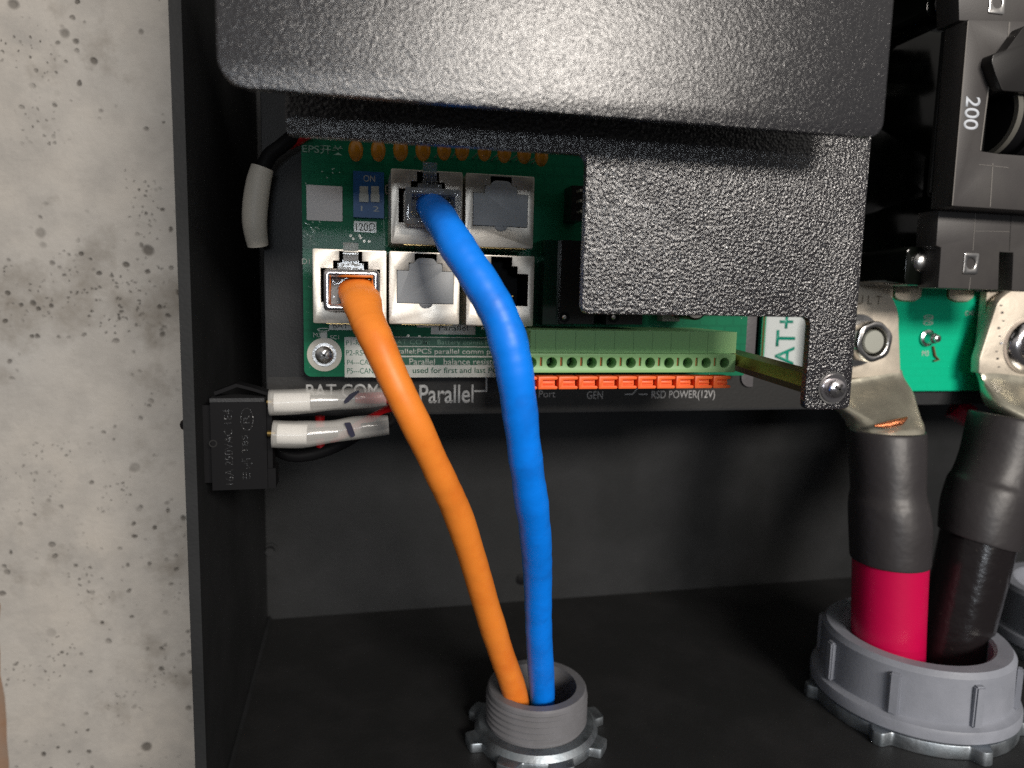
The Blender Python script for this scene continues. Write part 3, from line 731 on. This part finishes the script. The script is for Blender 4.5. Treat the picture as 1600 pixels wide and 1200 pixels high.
rw = [(452, 224, 165, .9), (464, 218, 163, 1.1), (480, 208, 161, 1.1)]
pts, rd = cable_path(rw, 8); MB().tube(pts, [1.3] * len(pts), 14).build('red_wire', red_wire, sw, ang=60)

# ================================================================ LIMIT SWITCH WITH TWO SLEEVED TERMINALS
LY = 152.0
ls = thing('limit_switch', 'black limit switch with embossed rating, fixed to the left cabinet side', 'switch', (WX, LY + 5, P(372, 765, LY).z))
r = RC(330, 628, 417, 765, LY)
lx0, lx1, lz0, lz1 = r[0], r[1], r[2], r[3]
MB().box(WX + .02, lx0 - .02, LY + 2.5, LY + 6.5, lz0 + 1, lz1 - 1).build('snap_collar', plastic_black, ls)
MB().box(lx0, lx1, LY, LY + 7, lz0, lz1).build('body', plastic_black, ls, bevel=.25)
b = MB()
pp = [P(333, 613, LY), P(352, 606, LY), P(368, 600, LY), P(392, 606, LY), P(418, 614, LY)]
MB().grid([[(p.x, LY + .5, p.z), (p.x, LY + 5, p.z), (p.x + .2, LY + 5, p.z - .7), (p.x + .2, LY + .5, p.z - .7)] for p in pp]).build('lever', plastic_black, ls, bevel=.1)
MB().box(lx0, lx1 - .3, LY - .25, LY + 6.5, lz1 + .02, lz1 + .8).build('top_rib', seam_grey if False else powder_fine, ls, bevel=.15)
MB().box(lx1 + .02, lx1 + 1.0, LY + .8, LY + 6, lz0 + 1.5, lz1 - .8).build('terminal_strip', plastic_black, ls, bevel=.2)
MB().box(lx1 + .02, lx1 + 1.6, LY + .4, LY + 6, lz0 - .0, lz0 + 4.2).build('corner_block', plastic_black, ls, bevel=.4)
def ltext(s, x0, y0, x1, y1): text(s, RC(x0, y0, x1, y1, LY), LY, emb, ls, name='embossed_text', rot=1, th=.16)
emb = mat('embossed_black', (.02, .02, .021), .22, bump=[(.5, .2, 's')])
ltext('16A 250VAC 1E4', 351, 640, 364, 757); ltext('T85', 378, 680, 388, 708)
c0 = P(386, 655, LY)
MB().plate([(c0.x + 1.3 * math.cos(a), c0.z + 2.4 * math.sin(a)) for a in [k * math.pi / 16 for k in range(32)]], [[(c0.x + 1.12 * math.cos(a), c0.z + 2.2 * math.sin(a)) for a in [k * math.pi / 16 for k in range(32)]]], LY, LY - .15).build('embossed_ring', emb, ls)
ltext('R', 380, 648, 390, 662)
b = MB()
for i in range(5):
    for j in range(5):
        if random.random() < .6:
            p = P(378 + i * 3.6, 718 + j * 3.4, LY); b.box(p.x, p.x + .3, LY - .14, LY - .005, p.z, p.z + .28)
p = P(379, 738, LY); b.box(p.x, p.x + .2, LY - .14, LY - .005, p.z - 1.6, p.z); b.box(p.x + .6, p.x + .8, LY - .14, LY - .005, p.z - 1.6, p.z); b.box(p.x + 1.3, p.x + 1.5, LY - .14, LY - .005, p.z - 1.4, p.z - .2)
b.build('embossed_mark', emb, ls)
c0 = P(333, 693, LY); MB().lathe((c0.x, LY, c0.z), [(.55, -.08), (.8, -.08), (.8, -.005), (.55, -.005)], 'y', 16).build('rivet_hole', dark_hole, ls)

def sleeve(rows, label, tail, mark, wire_m, fx):
    D = 11.5
    rows = [(a, b_, y_ + D, r_ * 1.085) for a, b_, y_, r_ in rows]
    tail = [(a, b_, min(y_ + D, 166.2), r_) for a, b_, y_, r_ in tail]
    mark = (mark[0], mark[1], mark[2] + D - .2, mark[3])
    t = thing('sleeved_terminal', label, 'wire terminal', P(*rows[0][:2], rows[0][2]), 'sleeved terminals on the limit switch')
    pts, rd = cable_path(rows, 8)
    shell(pts, rd, [q * .86 for q in rd], 'clear_sleeve', sleeve_pl, t)
    fr = [(a, b_, y_, r_ * .72) for a, b_, y_, r_ in rows[:2]]
    fr = [(rows[0][0] + 8, rows[0][1], rows[0][2], rows[0][3] * .74), (fx, rows[1][1], rows[1][2], rows[1][3] * .74)]
    p2, r2 = cable_path(fr, 6); MB().tube(p2, r2, 18).build('ferrule', ferrule, t, ang=50)
    fr = [(fx + 1, rows[2][1], rows[2][2], 1.2), (rows[3][0] + 8, rows[3][1], rows[3][2], 1.1)]
    p2, r2 = cable_path(fr, 6); MB().tube(p2, r2, 14).build('crimp_barrel', steel, t, ang=50)
    p2, r2 = cable_path(tail, 10); MB().tube(p2, r2, 14).build('wire', wire_m, t, ang=60)
    p = P(*mark[:2], mark[2]); 
    q = [(p.x + u, p.z + v) for u, v in mark[3]]
    MB().plate(rpoly(q, .3, 4), [], p.y, p.y - .12).build('ink_mark', ink_navy, t)
    c_ = P(rows[0][0] - 1, rows[0][1], rows[0][2] + .5)
    MB().tube([(lx1 + .5, c_.y + .6, c_.z), (c_.x + .8, c_.y + .2, c_.z)], .7, 10).build('spade_tab', gold, t)
sleeve([(421, 629, 139, 2.45), (455, 628, 139, 2.45), (487, 626, 139, 2.35), (520, 625, 139, 1.95), (560, 622, 139, 2.1), (603, 620, 139, 1.75)],
       'milky sleeved terminal with red wire, upper one of the pair on the limit switch',
       [(555, 622, 139.3, 1.1), (585, 622, 139.3, 1.3), (603, 622, 140, 1.2), (618, 630, 143, 1.1), (600, 644, 148, 1.1), (560, 665, 152, 1.1), (525, 690, 156, 1.1), (508, 706, 158, 1.1), (500, 690, 166, 1.1), (500, 650, 171, 1.1)],
       (551, 621, 136.75, [(-1.6, -1.3), (-.8, -.9), (.6, .5), (1.5, 1.3), (1.0, 1.5), (-.6, .7), (-1.8, -.7)]), red_wire, 485)
sleeve([(426, 678, 138, 2.6), (455, 679, 138, 2.6), (480, 678, 138, 2.55), (520, 674, 138, 2.15), (560, 668, 138, 2.25), (607, 664, 138, 1.9)],
       'milky sleeved terminal with black wire, lower one of the pair on the limit switch',
       [(565, 668, 138.4, .9), (607, 662, 139, .9), (612, 650, 142, .9), (590, 660, 150, 1.2), (540, 690, 154, 1.4), (500, 706, 155, 1.5), (465, 712, 156, 1.5), (440, 706, 158, 1.5), (428, 690, 162, 1.4)],
       (546, 671, 135.55, [(-1.1, 1.4), (.2, 1.5), (.7, .2), (1.2, -1.3), (.5, -1.7), (-.2, -1.0), (-.7, .6)]), plastic_black, 480)

# ================================================================ CONDUIT FITTINGS
def polar_ring(cx, cy, prof, hole, z0, z1, n=240):
    out = [(cx + prof(a) * math.cos(a), cy + prof(a) * math.sin(a)) for a in [2 * math.pi * k / n for k in range(n)]]
    return MB().plate(out, [circ(cx, cy, hole, 64)], z0, z1, 'z')
def lobes(n, base, tip, frac, ph):
    def f(a):
        t = ((a + ph) / (2 * math.pi) * n) % 1; d = abs(t - .5) * 2
        k = max(0, min(1, (frac - d) / .12 + .5)) if True else 0
        return base + (tip - base) * k
    return f
ft = thing('conduit_fitting', 'grey threaded plastic conduit end with both network cables dropping into it', 'conduit fitting', (46, 170, FZ))
prof = [(10.4, 0), (12.6, 0), (13.0, -.5), (13.1, -1.3)]
z_ = -1.3
for k in range(6): prof += [(12.75, z_ - .35), (13.35, z_ - .85), (13.35, z_ - 1.1), (12.75, z_ - 1.55)]; z_ -= 1.6
prof += [(12.75, -13.9), (10.4, -13.9)]
MB().lathe((46, 170, -101), prof, 'z', 72).build('threaded_tube', grey_pvc, ft, ang=30)
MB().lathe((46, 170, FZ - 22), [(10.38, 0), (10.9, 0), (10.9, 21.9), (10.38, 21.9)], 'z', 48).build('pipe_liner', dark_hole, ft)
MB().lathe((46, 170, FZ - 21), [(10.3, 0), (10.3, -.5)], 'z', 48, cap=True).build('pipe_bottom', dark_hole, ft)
b = polar_ring(46, 170, lobes(8, 16.3, 19.0, .42, .25), 13.0, FZ + .02, FZ + 2.6)
b.lathe((46, 170, FZ + 2.6), [(13.05, 0.01), (16.2, .01), (15.2, 1.4), (13.05, 1.8)], 'z', 72)
b.build('locknut', zinc, ft, bevel=.35)
def bushing(name, label, cx, cy, parts=True, hole=True, ph=0.0):
    t = thing(name, label, 'conduit bushing', (cx, cy, FZ), 'grey ribbed conduit bushings')
    b = MB().lathe((cx, cy, -93), [(19.0, -.8), (19.8, -.1), (23.4, 0), (24.4, -1.4), (24.7, -13.6), (25.2, -14.0), (26.6, -14.4), (26.9, -15.2), (26.9, -17.4), (26.3, -18), (19.0, -18)], 'z', 96)
    for k in range(8):
        a = ph + 2 * math.pi * k / 8
        q = MB(); q.box(24.2, 25.9, -1.35, 1.35, -13.8, -2.6)
        bmesh.ops.bevel(q.bm, geom=q.bm.edges[:], offset=.4, segments=2, affect='EDGES')
        q.xf(Matrix.Translation((cx, cy, -93)) @ Matrix.Rotation(a, 4, 'Z'))
        me = bpy.data.meshes.new('t'); q.bm.to_mesh(me); q.bm.free(); b.bm.from_mesh(me); bpy.data.meshes.remove(me)
    b.build('ribbed_bushing', grey_pvc2, t, ang=32)
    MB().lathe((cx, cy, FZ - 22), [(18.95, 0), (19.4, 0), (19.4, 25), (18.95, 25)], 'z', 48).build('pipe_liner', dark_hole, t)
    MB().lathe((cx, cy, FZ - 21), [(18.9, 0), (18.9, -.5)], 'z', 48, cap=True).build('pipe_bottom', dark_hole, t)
    polar_ring(cx, cy, lobes(7, 26.6, 29.3, .16, .30), 19.5, FZ + .02, FZ + 3.9).build('locknut', zinc, t, bevel=.45)
    return t
bushing('conduit_bushing', 'large grey ribbed bushing around the red and black battery cables', 157, 165, ph=math.radians(-96 - 45))
bushing('conduit_bushing', 'grey ribbed bushing cut off by the right edge behind the large one', 239, 182, ph=.2)

# ================================================================ RIGHT SIDE: partition, battery board, busbar
pt = P(1440, 449, 184)
b = MB(); slot = rrect(*RC(1451, 246, 1467, 306, 184), .95)
b.plate(rrect(82, 290, pt.z, 78, .5), [slot], 184, 186)
pn = tag(b.build('partition_plate', gloss_black, bevel=.25), 'glossy black partition plate with a small slot between cover and breaker', 'partition plate')
MB().plate(rrect(*RC(1449, 243, 1469, 309, 183.9), 1.1), [slot], 183.99, 183.4).build('slot_rim', gloss_black, pn, bevel=.12)
bb_ = thing('battery_board', 'bright green battery board with a white label lettered in green', 'circuit board', P(1450, 600, 191))
x0, x1 = P(1187, 570, 191).x, P(1546, 570, 191).x
zlow, zhi = P(1300, 612, 191).z, P(1450, 449, 191).z + 3
MB().plate(rrect(x0, x1, zlow, zhi, [1.6, 1, 0, 0]), [], 191, 192.6).build('board', pcb_bright, bb_)
flat('edge_trim', x0 + .15, x0 + .9, zlow + 1.6, zhi - .5, 190.98, mat('edge_brown', (.11, .07, .015), .3), bb_, .04)
r = RC(1196, 450, 1262, 597, 190.9)
flat('label_patch', r[0], r[1] + 3, r[2], zhi - .6, 190.95, mat('label_white', (.56, .60, .60), .35), bb_, .05, .4)
text('BAT+', RC(1210, 490, 1240, 640, 190.85)[:2] + (P(1225, 592, 190.85).z, P(1225, 492, 190.85).z), 190.85, mat('label_teal', (.008, .25, .17), .4), bb_, rot=1, bold=.012, name='board_lettering')
c0 = P(1449, 528, 190.5)
sn = MB().lathe((c0.x, 191, c0.z), [(2.6, -.3), (2.6, -.9), (1.9, -1.2), (1.6, -3.4), (1.3, -3.7)], 'y', 28, cap=True).build('board_screw', steel, bb_)
screw((c0.x + .3, 187.3, c0.z), 1.25, steel, bb_, phil=True)
MB().tube([P(1458, 541, 190.6), P(1461, 556, 190.5), P(1467, 562, 190.5), P(1459, 564, 190.5)], .35, 8).build('rust_run', mat('rust_brown', (.16, .075, .03), .7), bb_)
text('GND', RC(1443, 492, 1458, 508, 190.9), 190.9, silk, bb_, rot=1, name='board_lettering'); text('M3', RC(1441, 548, 1451, 556, 190.9), 190.9, silk, bb_, name='board_lettering')
text('C40  R2', RC(1508, 486, 1534, 493, 190.9), 190.9, silk, bb_, name='board_lettering')
for (a0, b0, a1, b1, sd) in ((1396, 440, 1438, 470, 1), (1481, 440, 1520, 471, 5)):
    r = RC(a0, b0, a1, b1, 190.9); m_ = ((r[0] + r[1]) / 2, (r[2] + r[3]) / 2); o = []
    for k in range(40):
        a = k * math.pi / 20; j = 1 + .07 * noise.noise(Vector((math.cos(a) * 3, math.sin(a) * 3, sd)))
        o.append((m_[0] + (r[1] - r[0]) / 2 * j * math.copysign(abs(math.cos(a)) ** .7, math.cos(a)), m_[1] + (r[3] - r[2]) / 2 * j * math.copysign(abs(math.sin(a)) ** .7, math.sin(a))))
    MB().plate([(m_[0] + (p[0] - m_[0]) * 1.07, m_[1] + (p[1] - m_[1]) * 1.09) for p in o], [], 190.98, 190.93).build('burnt_ring', mat('flux_brown%d' % sd, (.10, .13, .03), .4), bb_)
    MB().plate(o, [], 190.9, 190.2).build('solder_pad', tin, bb_, bevel=.25)

def busbar(x0, x1, label):
    x0, x1 = P(x0, 470, 187).x, P(x1, 470, 187).x
    t = MB().box(x0, x1, 187, 189.4, P(1400, 560, 187).z, P(1450, 440, 187).z + 5).build('busbar', tin, bevel=.3)
    tag(t, label, 'busbar', 'tinned busbars behind the cable lugs')
busbar(1290, 1394, 'tinned busbar behind the lug of the red cable')
busbar(1541, 1700, 'tinned busbar behind the lug of the black cable')

# ================================================================ BATTERY CABLES
def sec(px, py, y, hw, hd, e=2.0, tilt=0, n=32):
    c_ = P(px, py, y); t = math.radians(tilt); out = []
    for k in range(n):
        a = 2 * math.pi * k / n; u = math.copysign(abs(math.cos(a)) ** (2 / e), math.cos(a)) * hw; v = math.copysign(abs(math.sin(a)) ** (2 / e), math.sin(a)) * hd
        out.append(Vector((c_.x + u * math.cos(t), c_.y + v, c_.z + u * math.sin(t))))
    return out
def dense(secs, k=6):
    out = []
    for i in range(len(secs) - 1):
        p0, p1, p2, p3 = secs[max(i - 1, 0)], secs[i], secs[i + 1], secs[min(i + 2, len(secs) - 1)]
        for q in range(k):
            t = q / k; out.append([.5 * (2 * b_ + (c_ - a) * t + (2 * a - 5 * b_ + 4 * c_ - d) * t * t + (3 * b_ - a - 3 * c_ + d) * t ** 3) for a, b_, c_, d in zip(p0, p1, p2, p3)])
    out.append(secs[-1]); return out
rc = thing('battery_cable', 'thick crimson battery cable with black heat shrink and tinned lug', 'battery cable', P(1388, 1040, 162), 'battery cables')
pc = P(1347, 508, 182); Rr = P(1405, 508, 182).x - pc.x
pxl = P(1289, 560, 182).x; 
arc = [(pc.x + Rr * math.cos(a), pc.z + Rr * math.sin(a)) for a in [k * math.pi / 20 for k in range(21)]]
zl = P(1405, 588, 182).z; nutc = P(1366, 534, 174)
b = MB(); b.plate(arc + [(pc.x - Rr, zl - 1), (P(1408, 588, 182).x, zl)], [circ(nutc.x, nutc.z, 4)], 182, 185.2)
b.build('lug_palm', tin, rc, bevel=.5)
text('U L T', RC(1338, 462, 1378, 476, 182), 181.99, mat('stamped_dark', (.25, .21, .16), .5, .8), rc, name='stamped_text', th=.02)
S_ = [sec(1349, 588, 183.4, Rr + .1, 1.3, 6, 9), sec(1352, 600, 182.6, Rr + .05, 1.9, 5, 9), sec(1362, 622, 179.5, Rr, 4, 4, 8), sec(1376, 650, 176, 10.6, 7.5, 2.6, 4), sec(1383, 668, 173.5, 10.2, 9, 2.2, 2), sec(1384, 700, 171.5, 9.6, 9, 2), sec(1386, 760, 169, 9.3, 9, 2)]
MB().grid(dense(S_)).build('lug_barrel', tin_dark, rc, ang=50)
c0 = P(1398, 661, 164.8)
sp = []
for k in range(7): p = c0 + Vector((-5.4 + k * 1.8, .5 + abs(k - 3) * .35, -.75 + k * .28)); sp.append(p)
cb = MB(); cb.tube([c0 + Vector((-5.2, 1.3, -1.0)), c0 + Vector((-2, .2, -.5)), c0 + Vector((2, .2, .3)), c0 + Vector((5, 1.6, 1.1))], [.35, .95, 1.05, .4], 12, cap=True)
cb.build('copper_strands', copper, rc)
S_ = [sec(1383, 671, 173, 10.4, 9.6), sec(1384, 676, 172.5, 10.75, 10.0), sec(1386, 720, 170.5, 10.2, 9.8), sec(1387, 765, 169, 9.8, 9.7), sec(1388, 785, 168.3, 10.5, 10.2), sec(1390, 815, 167.6, 10.85, 10.6), sec(1390, 850, 166.8, 10.6, 10.4), sec(1390, 872, 166.4, 10.45, 10.3), sec(1390, 874, 166.3, 10.2, 10.0)]
MB().grid(dense(S_)).build('heat_shrink', shrink, rc, ang=50)
S_ = [sec(1391, 860, 166.5, 9.85, 9.85), sec(1389, 920, 166, 9.75, 9.75), sec(1387, 1000, 165, 9.6, 9.6), sec(1386, 1080, 164, 9.6, 9.6), sec(1387, 1160, 163.5, 9.6, 9.6)]
MB().grid(dense(S_)).build('jacket', red_m, rc, ang=50)
kc = thing('battery_cable', 'thick black battery cable leaning right under its heat shrink and tinned lug', 'battery cable', P(1480, 1040, 164), 'battery cables')
q = [(1560, 470), (1580, 454), (1640, 446), (1700, 462), (1712, 500), (1700, 610), (1530, 583), (1531, 560)]
q = px2(q, 182); bc_ = P(1604, 540, 182)
MB().plate(rpoly(q, [2, 2, 3, 3, 3, 0, 0, 1], 5), [circ(bc_.x, bc_.z, 4)], 182, 185.4).build('lug_palm', tin, kc, bevel=.45)
b = MB()
for k in range(9):
    p = P(1562 - k * 1.2 + (k % 3) * 3, 478 + k * 12, 181.95); b.plate(rrect(p.x, p.x + .9, p.z, p.z + .35 + .3 * (k % 2), .1), [], 182.02, 181.85)
b.build('stamped_text', steel, kc)
hwL = (P(1712, 590, 182).x - P(1530, 590, 182).x) / 2
S_ = [sec(1617, 590, 183.5, hwL, 1.5, 6, -6), sec(1620, 606, 182.5, hwL - 1, 2.2, 5, -5), sec(1625, 635, 178, hwL - 4, 6, 3.5, -3), sec(1626, 660, 174.5, 11, 9, 2.4), sec(1617, 700, 173, 10, 9), sec(1600, 740, 172, 9.5, 9)]
MB().grid(dense(S_)).build('lug_barrel', tin_dark, kc, ang=50)
c0 = P(1602, 668, 164.5); MB().tube([c0 + Vector((-3, .8, -.3)), c0, c0 + Vector((4, .5, .3))], [.4, .9, .5], 10).build('copper_strands', copper, kc)
S_ = [sec(1585, 652, 173, 12.0, 10.6, 2.2, -8), sec(1583, 662, 172.7, 12.6, 11, 2.1, -9), sec(1566, 715, 171.5, 11.6, 10.6, 2, -12), sec(1553, 748, 170.5, 11.4, 10.4, 2, -13), sec(1547, 764, 170, 12.0, 10.9, 2, -14), sec(1536, 800, 169.3, 11.9, 10.9, 2, -14), sec(1529, 838, 168.4, 11.3, 10.4, 2, -14), sec(1528.5, 841, 168.3, 11.0, 10.0, 2, -14)]
MB().grid(dense(S_)).build('heat_shrink', shrink, kc, ang=50)
S_ = [sec(1530, 832, 168.5, 10.3, 9.8, 2, -14), sec(1514, 900, 167.5, 9.9, 9.7, 2, -12), sec(1493, 985, 166.5, 9.6, 9.6, 2, -8), sec(1482, 1050, 165.5, 9.4, 9.4, 2, -4), sec(1474, 1160, 165, 9.4, 9.4)]
MB().grid(dense(S_)).build('jacket', cable_black, kc, ang=50)
# nut and bolt on the red lug
nb = thing('hex_nut', 'plain steel nut and stud clamping the red cable lug', 'nut', nutc, 'lug fasteners')
MB().lathe((nutc.x, 182, nutc.z), [(4.2, -.02), (7.6, -.02), (7.6, -1.2), (4.2, -1.2)], 'y', 40).build('washer', steel, nb, bevel=.15)
dx = P(1367, 534, 174.0); dv = Vector((dx.x - nutc.x, 0, dx.z - nutc.z)) * 0
b = MB(); o = [(nutc.x + 6.35 * math.cos(math.radians(60 * k + 20)), nutc.z + 6.35 * math.sin(math.radians(60 * k + 20))) for k in range(6)]
b.plate(rpoly(o, 2.1, 6), [circ(nutc.x, nutc.z, 4.1)], 173.6, 180.7).build('nut', steel, nb, bevel=.35)
MB().lathe((nutc.x, 180, nutc.z), [(3.4, 3), (3.4, -5.6), (3.1, -6.0)], 'y', 32, cap=True).build('stud', mat('stud_end', (.55, .56, .50), .45, .9), nb)
fb = thing('hex_bolt', 'bright domed bolt clamping the black cable lug at the right edge', 'bolt', bc_, 'lug fasteners')
MB().lathe((bc_.x, 182, bc_.z), [(8.6, -.02), (8.6, -1.0), (7.9, -2.2), (6.9, -3.2), (6.0, -3.4)], 'y', 48, cap=True).build('domed_washer', chrome, fb)
o = [(bc_.x + 5.6 * math.cos(math.radians(60 * k + 30)), bc_.z + 5.6 * math.sin(math.radians(60 * k + 30))) for k in range(6)]
MB().plate(o, [], 173.5, 178.5).build('bolt_head', steel, fb, bevel=.3)
# red cap behind
p0 = P(1515, 650, 205)
rcap = MB().tube([p0 + Vector((-5, 2, 3)), p0 + Vector((-1.5, 0, .5)), p0 + Vector((2.5, -1, -4.5))], [4.2, 3.9, 2.2], 6)
tag(rcap.build('red_wire_nut', red_gloss, bevel=.4, ang=20), 'glossy red terminal cap half hidden under the green battery board', 'cap')

# ================================================================ CIRCUIT BREAKER
BU, BL = 150.0, 157.0
bk = thing('circuit_breaker', 'large black circuit breaker marked 200 at the right edge', 'circuit breaker', P(1540, 450, BL))
def bp(pts, y, hole=[], yb=None, m=breaker_black, name='body', bev=.25): return MB().plate(px2(pts, y), hole, y, yb or y + 7).build(name, m, bk, bevel=bev)
recess = px2([(1547, 122), (1556, 90), (1640, 90), (1640, 246), (1560, 240), (1533, 236)], BU)
bp([(1513, 30), (1489, 322), (1680, 334), (1700, 36)], BU, [recess])
rc0 = RC(1500, 40, 1660, 300, BU)
MB().box(rc0[0], rc0[1], BU + 7.1, BU + 8, rc0[2], rc0[3]).build('recess_back', dark_hole, bk)
bp([(1467, 328), (1463, 384), (1471, 387), (1466, 450), (1560, 453), (1562, 394), (1584, 395), (1581, 454), (1690, 458), (1690, 332)], BL, [], name='terminal_end')
bp([(1497, -60), (1499, 32), (1700, 42), (1700, -60)], BU + 4, [], name='terminal_end')
MB().box(*RC(1558, 392, 1590, 456, 160)[:2], 166, 167, *RC(1558, 392, 1590, 456, 160)[2:]).build('slot_back', dark_hole, bk)
t0 = RC(1415, 386, 1468, 446, 163)
tbx = MB().plate(rrect(*t0, [1.4, 0, 0, 1.8]), [], 163, 183.9).build('mounting_ear', gloss_black, bk, bevel=.3)
c0 = P(1440, 409, 163); MB().ball((c0.x, 163, c0.z), 2.9, (1, .55, 1), 3).build('rivet', steel, tbx)
t0 = RC(1450, -40, 1500, 27, 163)
tb2 = MB().plate(rrect(*t0, [1.6, 0, 0, 0]), [], 163, 183.9).build('mounting_ear', gloss_black, bk, bevel=.3)
c0 = P(1476, 8, 163); MB().ball((c0.x, 163, c0.z), 3.0, (1, .55, 1), 3).build('rivet', steel, tb2)
for (a, d, yy) in ((1516, 412, BL), (1557, 4, BU + 4)):
    c0 = P(a, d, yy)
    s_ = MB().plate(rrect(c0.x - 2.25, c0.x + 2.25, c0.z - 2.7, c0.z + 2.7, .4), [circ(c0.x, c0.z, 1.45, 24)], yy - .35, yy + 2).build('square_nut', steel, bk, bevel=.12)
    b = MB(); 
    for k in range(5): b.lathe((c0.x, yy + .2 + k * .55, c0.z), [(1.45, 0), (1.22, .27), (1.45, .54)], 'y', 24, closed_prof=False)
    b.build('thread', mat_recess, s_); MB().lathe((c0.x, yy + 3, c0.z), [(1.6, 0), (1.6, .2)], 'y', 20, cap=True).build('thread_end', dark_hole, s_)  # thread coloured dark to put shade into the nut hole
text('200', RC(1507, 151, 1530, 203, BU), BU - .01, mat('white_print', (.62, .66, .72), .5), bk, rot=-1, bold=.018)
def seam(pts, y, wd=.22, m=seam_grey): line(px2(pts, y), wd, y - .01, m, bk, 'seam', .05)
seam([(1577, 36), (1573, 82)], BU, .45); seam([(1551, 256), (1547, 322)], BU, .3)
seam([(1530, 257), (1575, 262)], BU, .15); seam([(1524, 332), (1520, 391)], BL, .2); seam([(1516, 434), (1514, 452)], BL, .2); seam([(1524, 361), (1577, 362)], BL, .12); seam([(1580, 333), (1577, 392)], BL, .12, dark_hole)
seam([(1512.5, 34), (1488, 320)], BU, .3); seam([(1546, 124), (1532, 234)], BU, .4)
seam([(1548, 122), (1554, 90)], BU, .2, dark_hole)
# rocker drum and handle
dc = P(1570, 165, BU); dc = Vector((dc.x + 2.2, BU + 8, dc.z - 1.2))
MB().lathe(dc, [(.01, 0), (9.6, 0), (9.9, .25), (9.9, 1.6), (9.3, 1.7), (9.3, 5.5), (10.6, 5.6), (10.6, 40), (.01, 40)], 'x', 64, closed_prof=False).build('rocker_drum', plastic_black, bk, ang=30)
rg = MB().lathe((dc.x - .05, dc.y, dc.z), [(8.7, 0), (9.92, 0), (9.92, 1.5), (8.7, 1.5)], 'x', 64).build('drum_rim', mat('rim_grey', (.13, .125, .11), .4), bk)  # rim band in a paler grey than the drum
hp = px2([(1549, 96), (1552, 84), (1572, 78), (1600, 40), (1680, 40), (1680, 150), (1566, 142), (1556, 118)], 147)
MB().plate(rpoly(hp, .6, 4), [], 147, 152).build('handle', relay_black, bk, bevel=.8, seg=3)
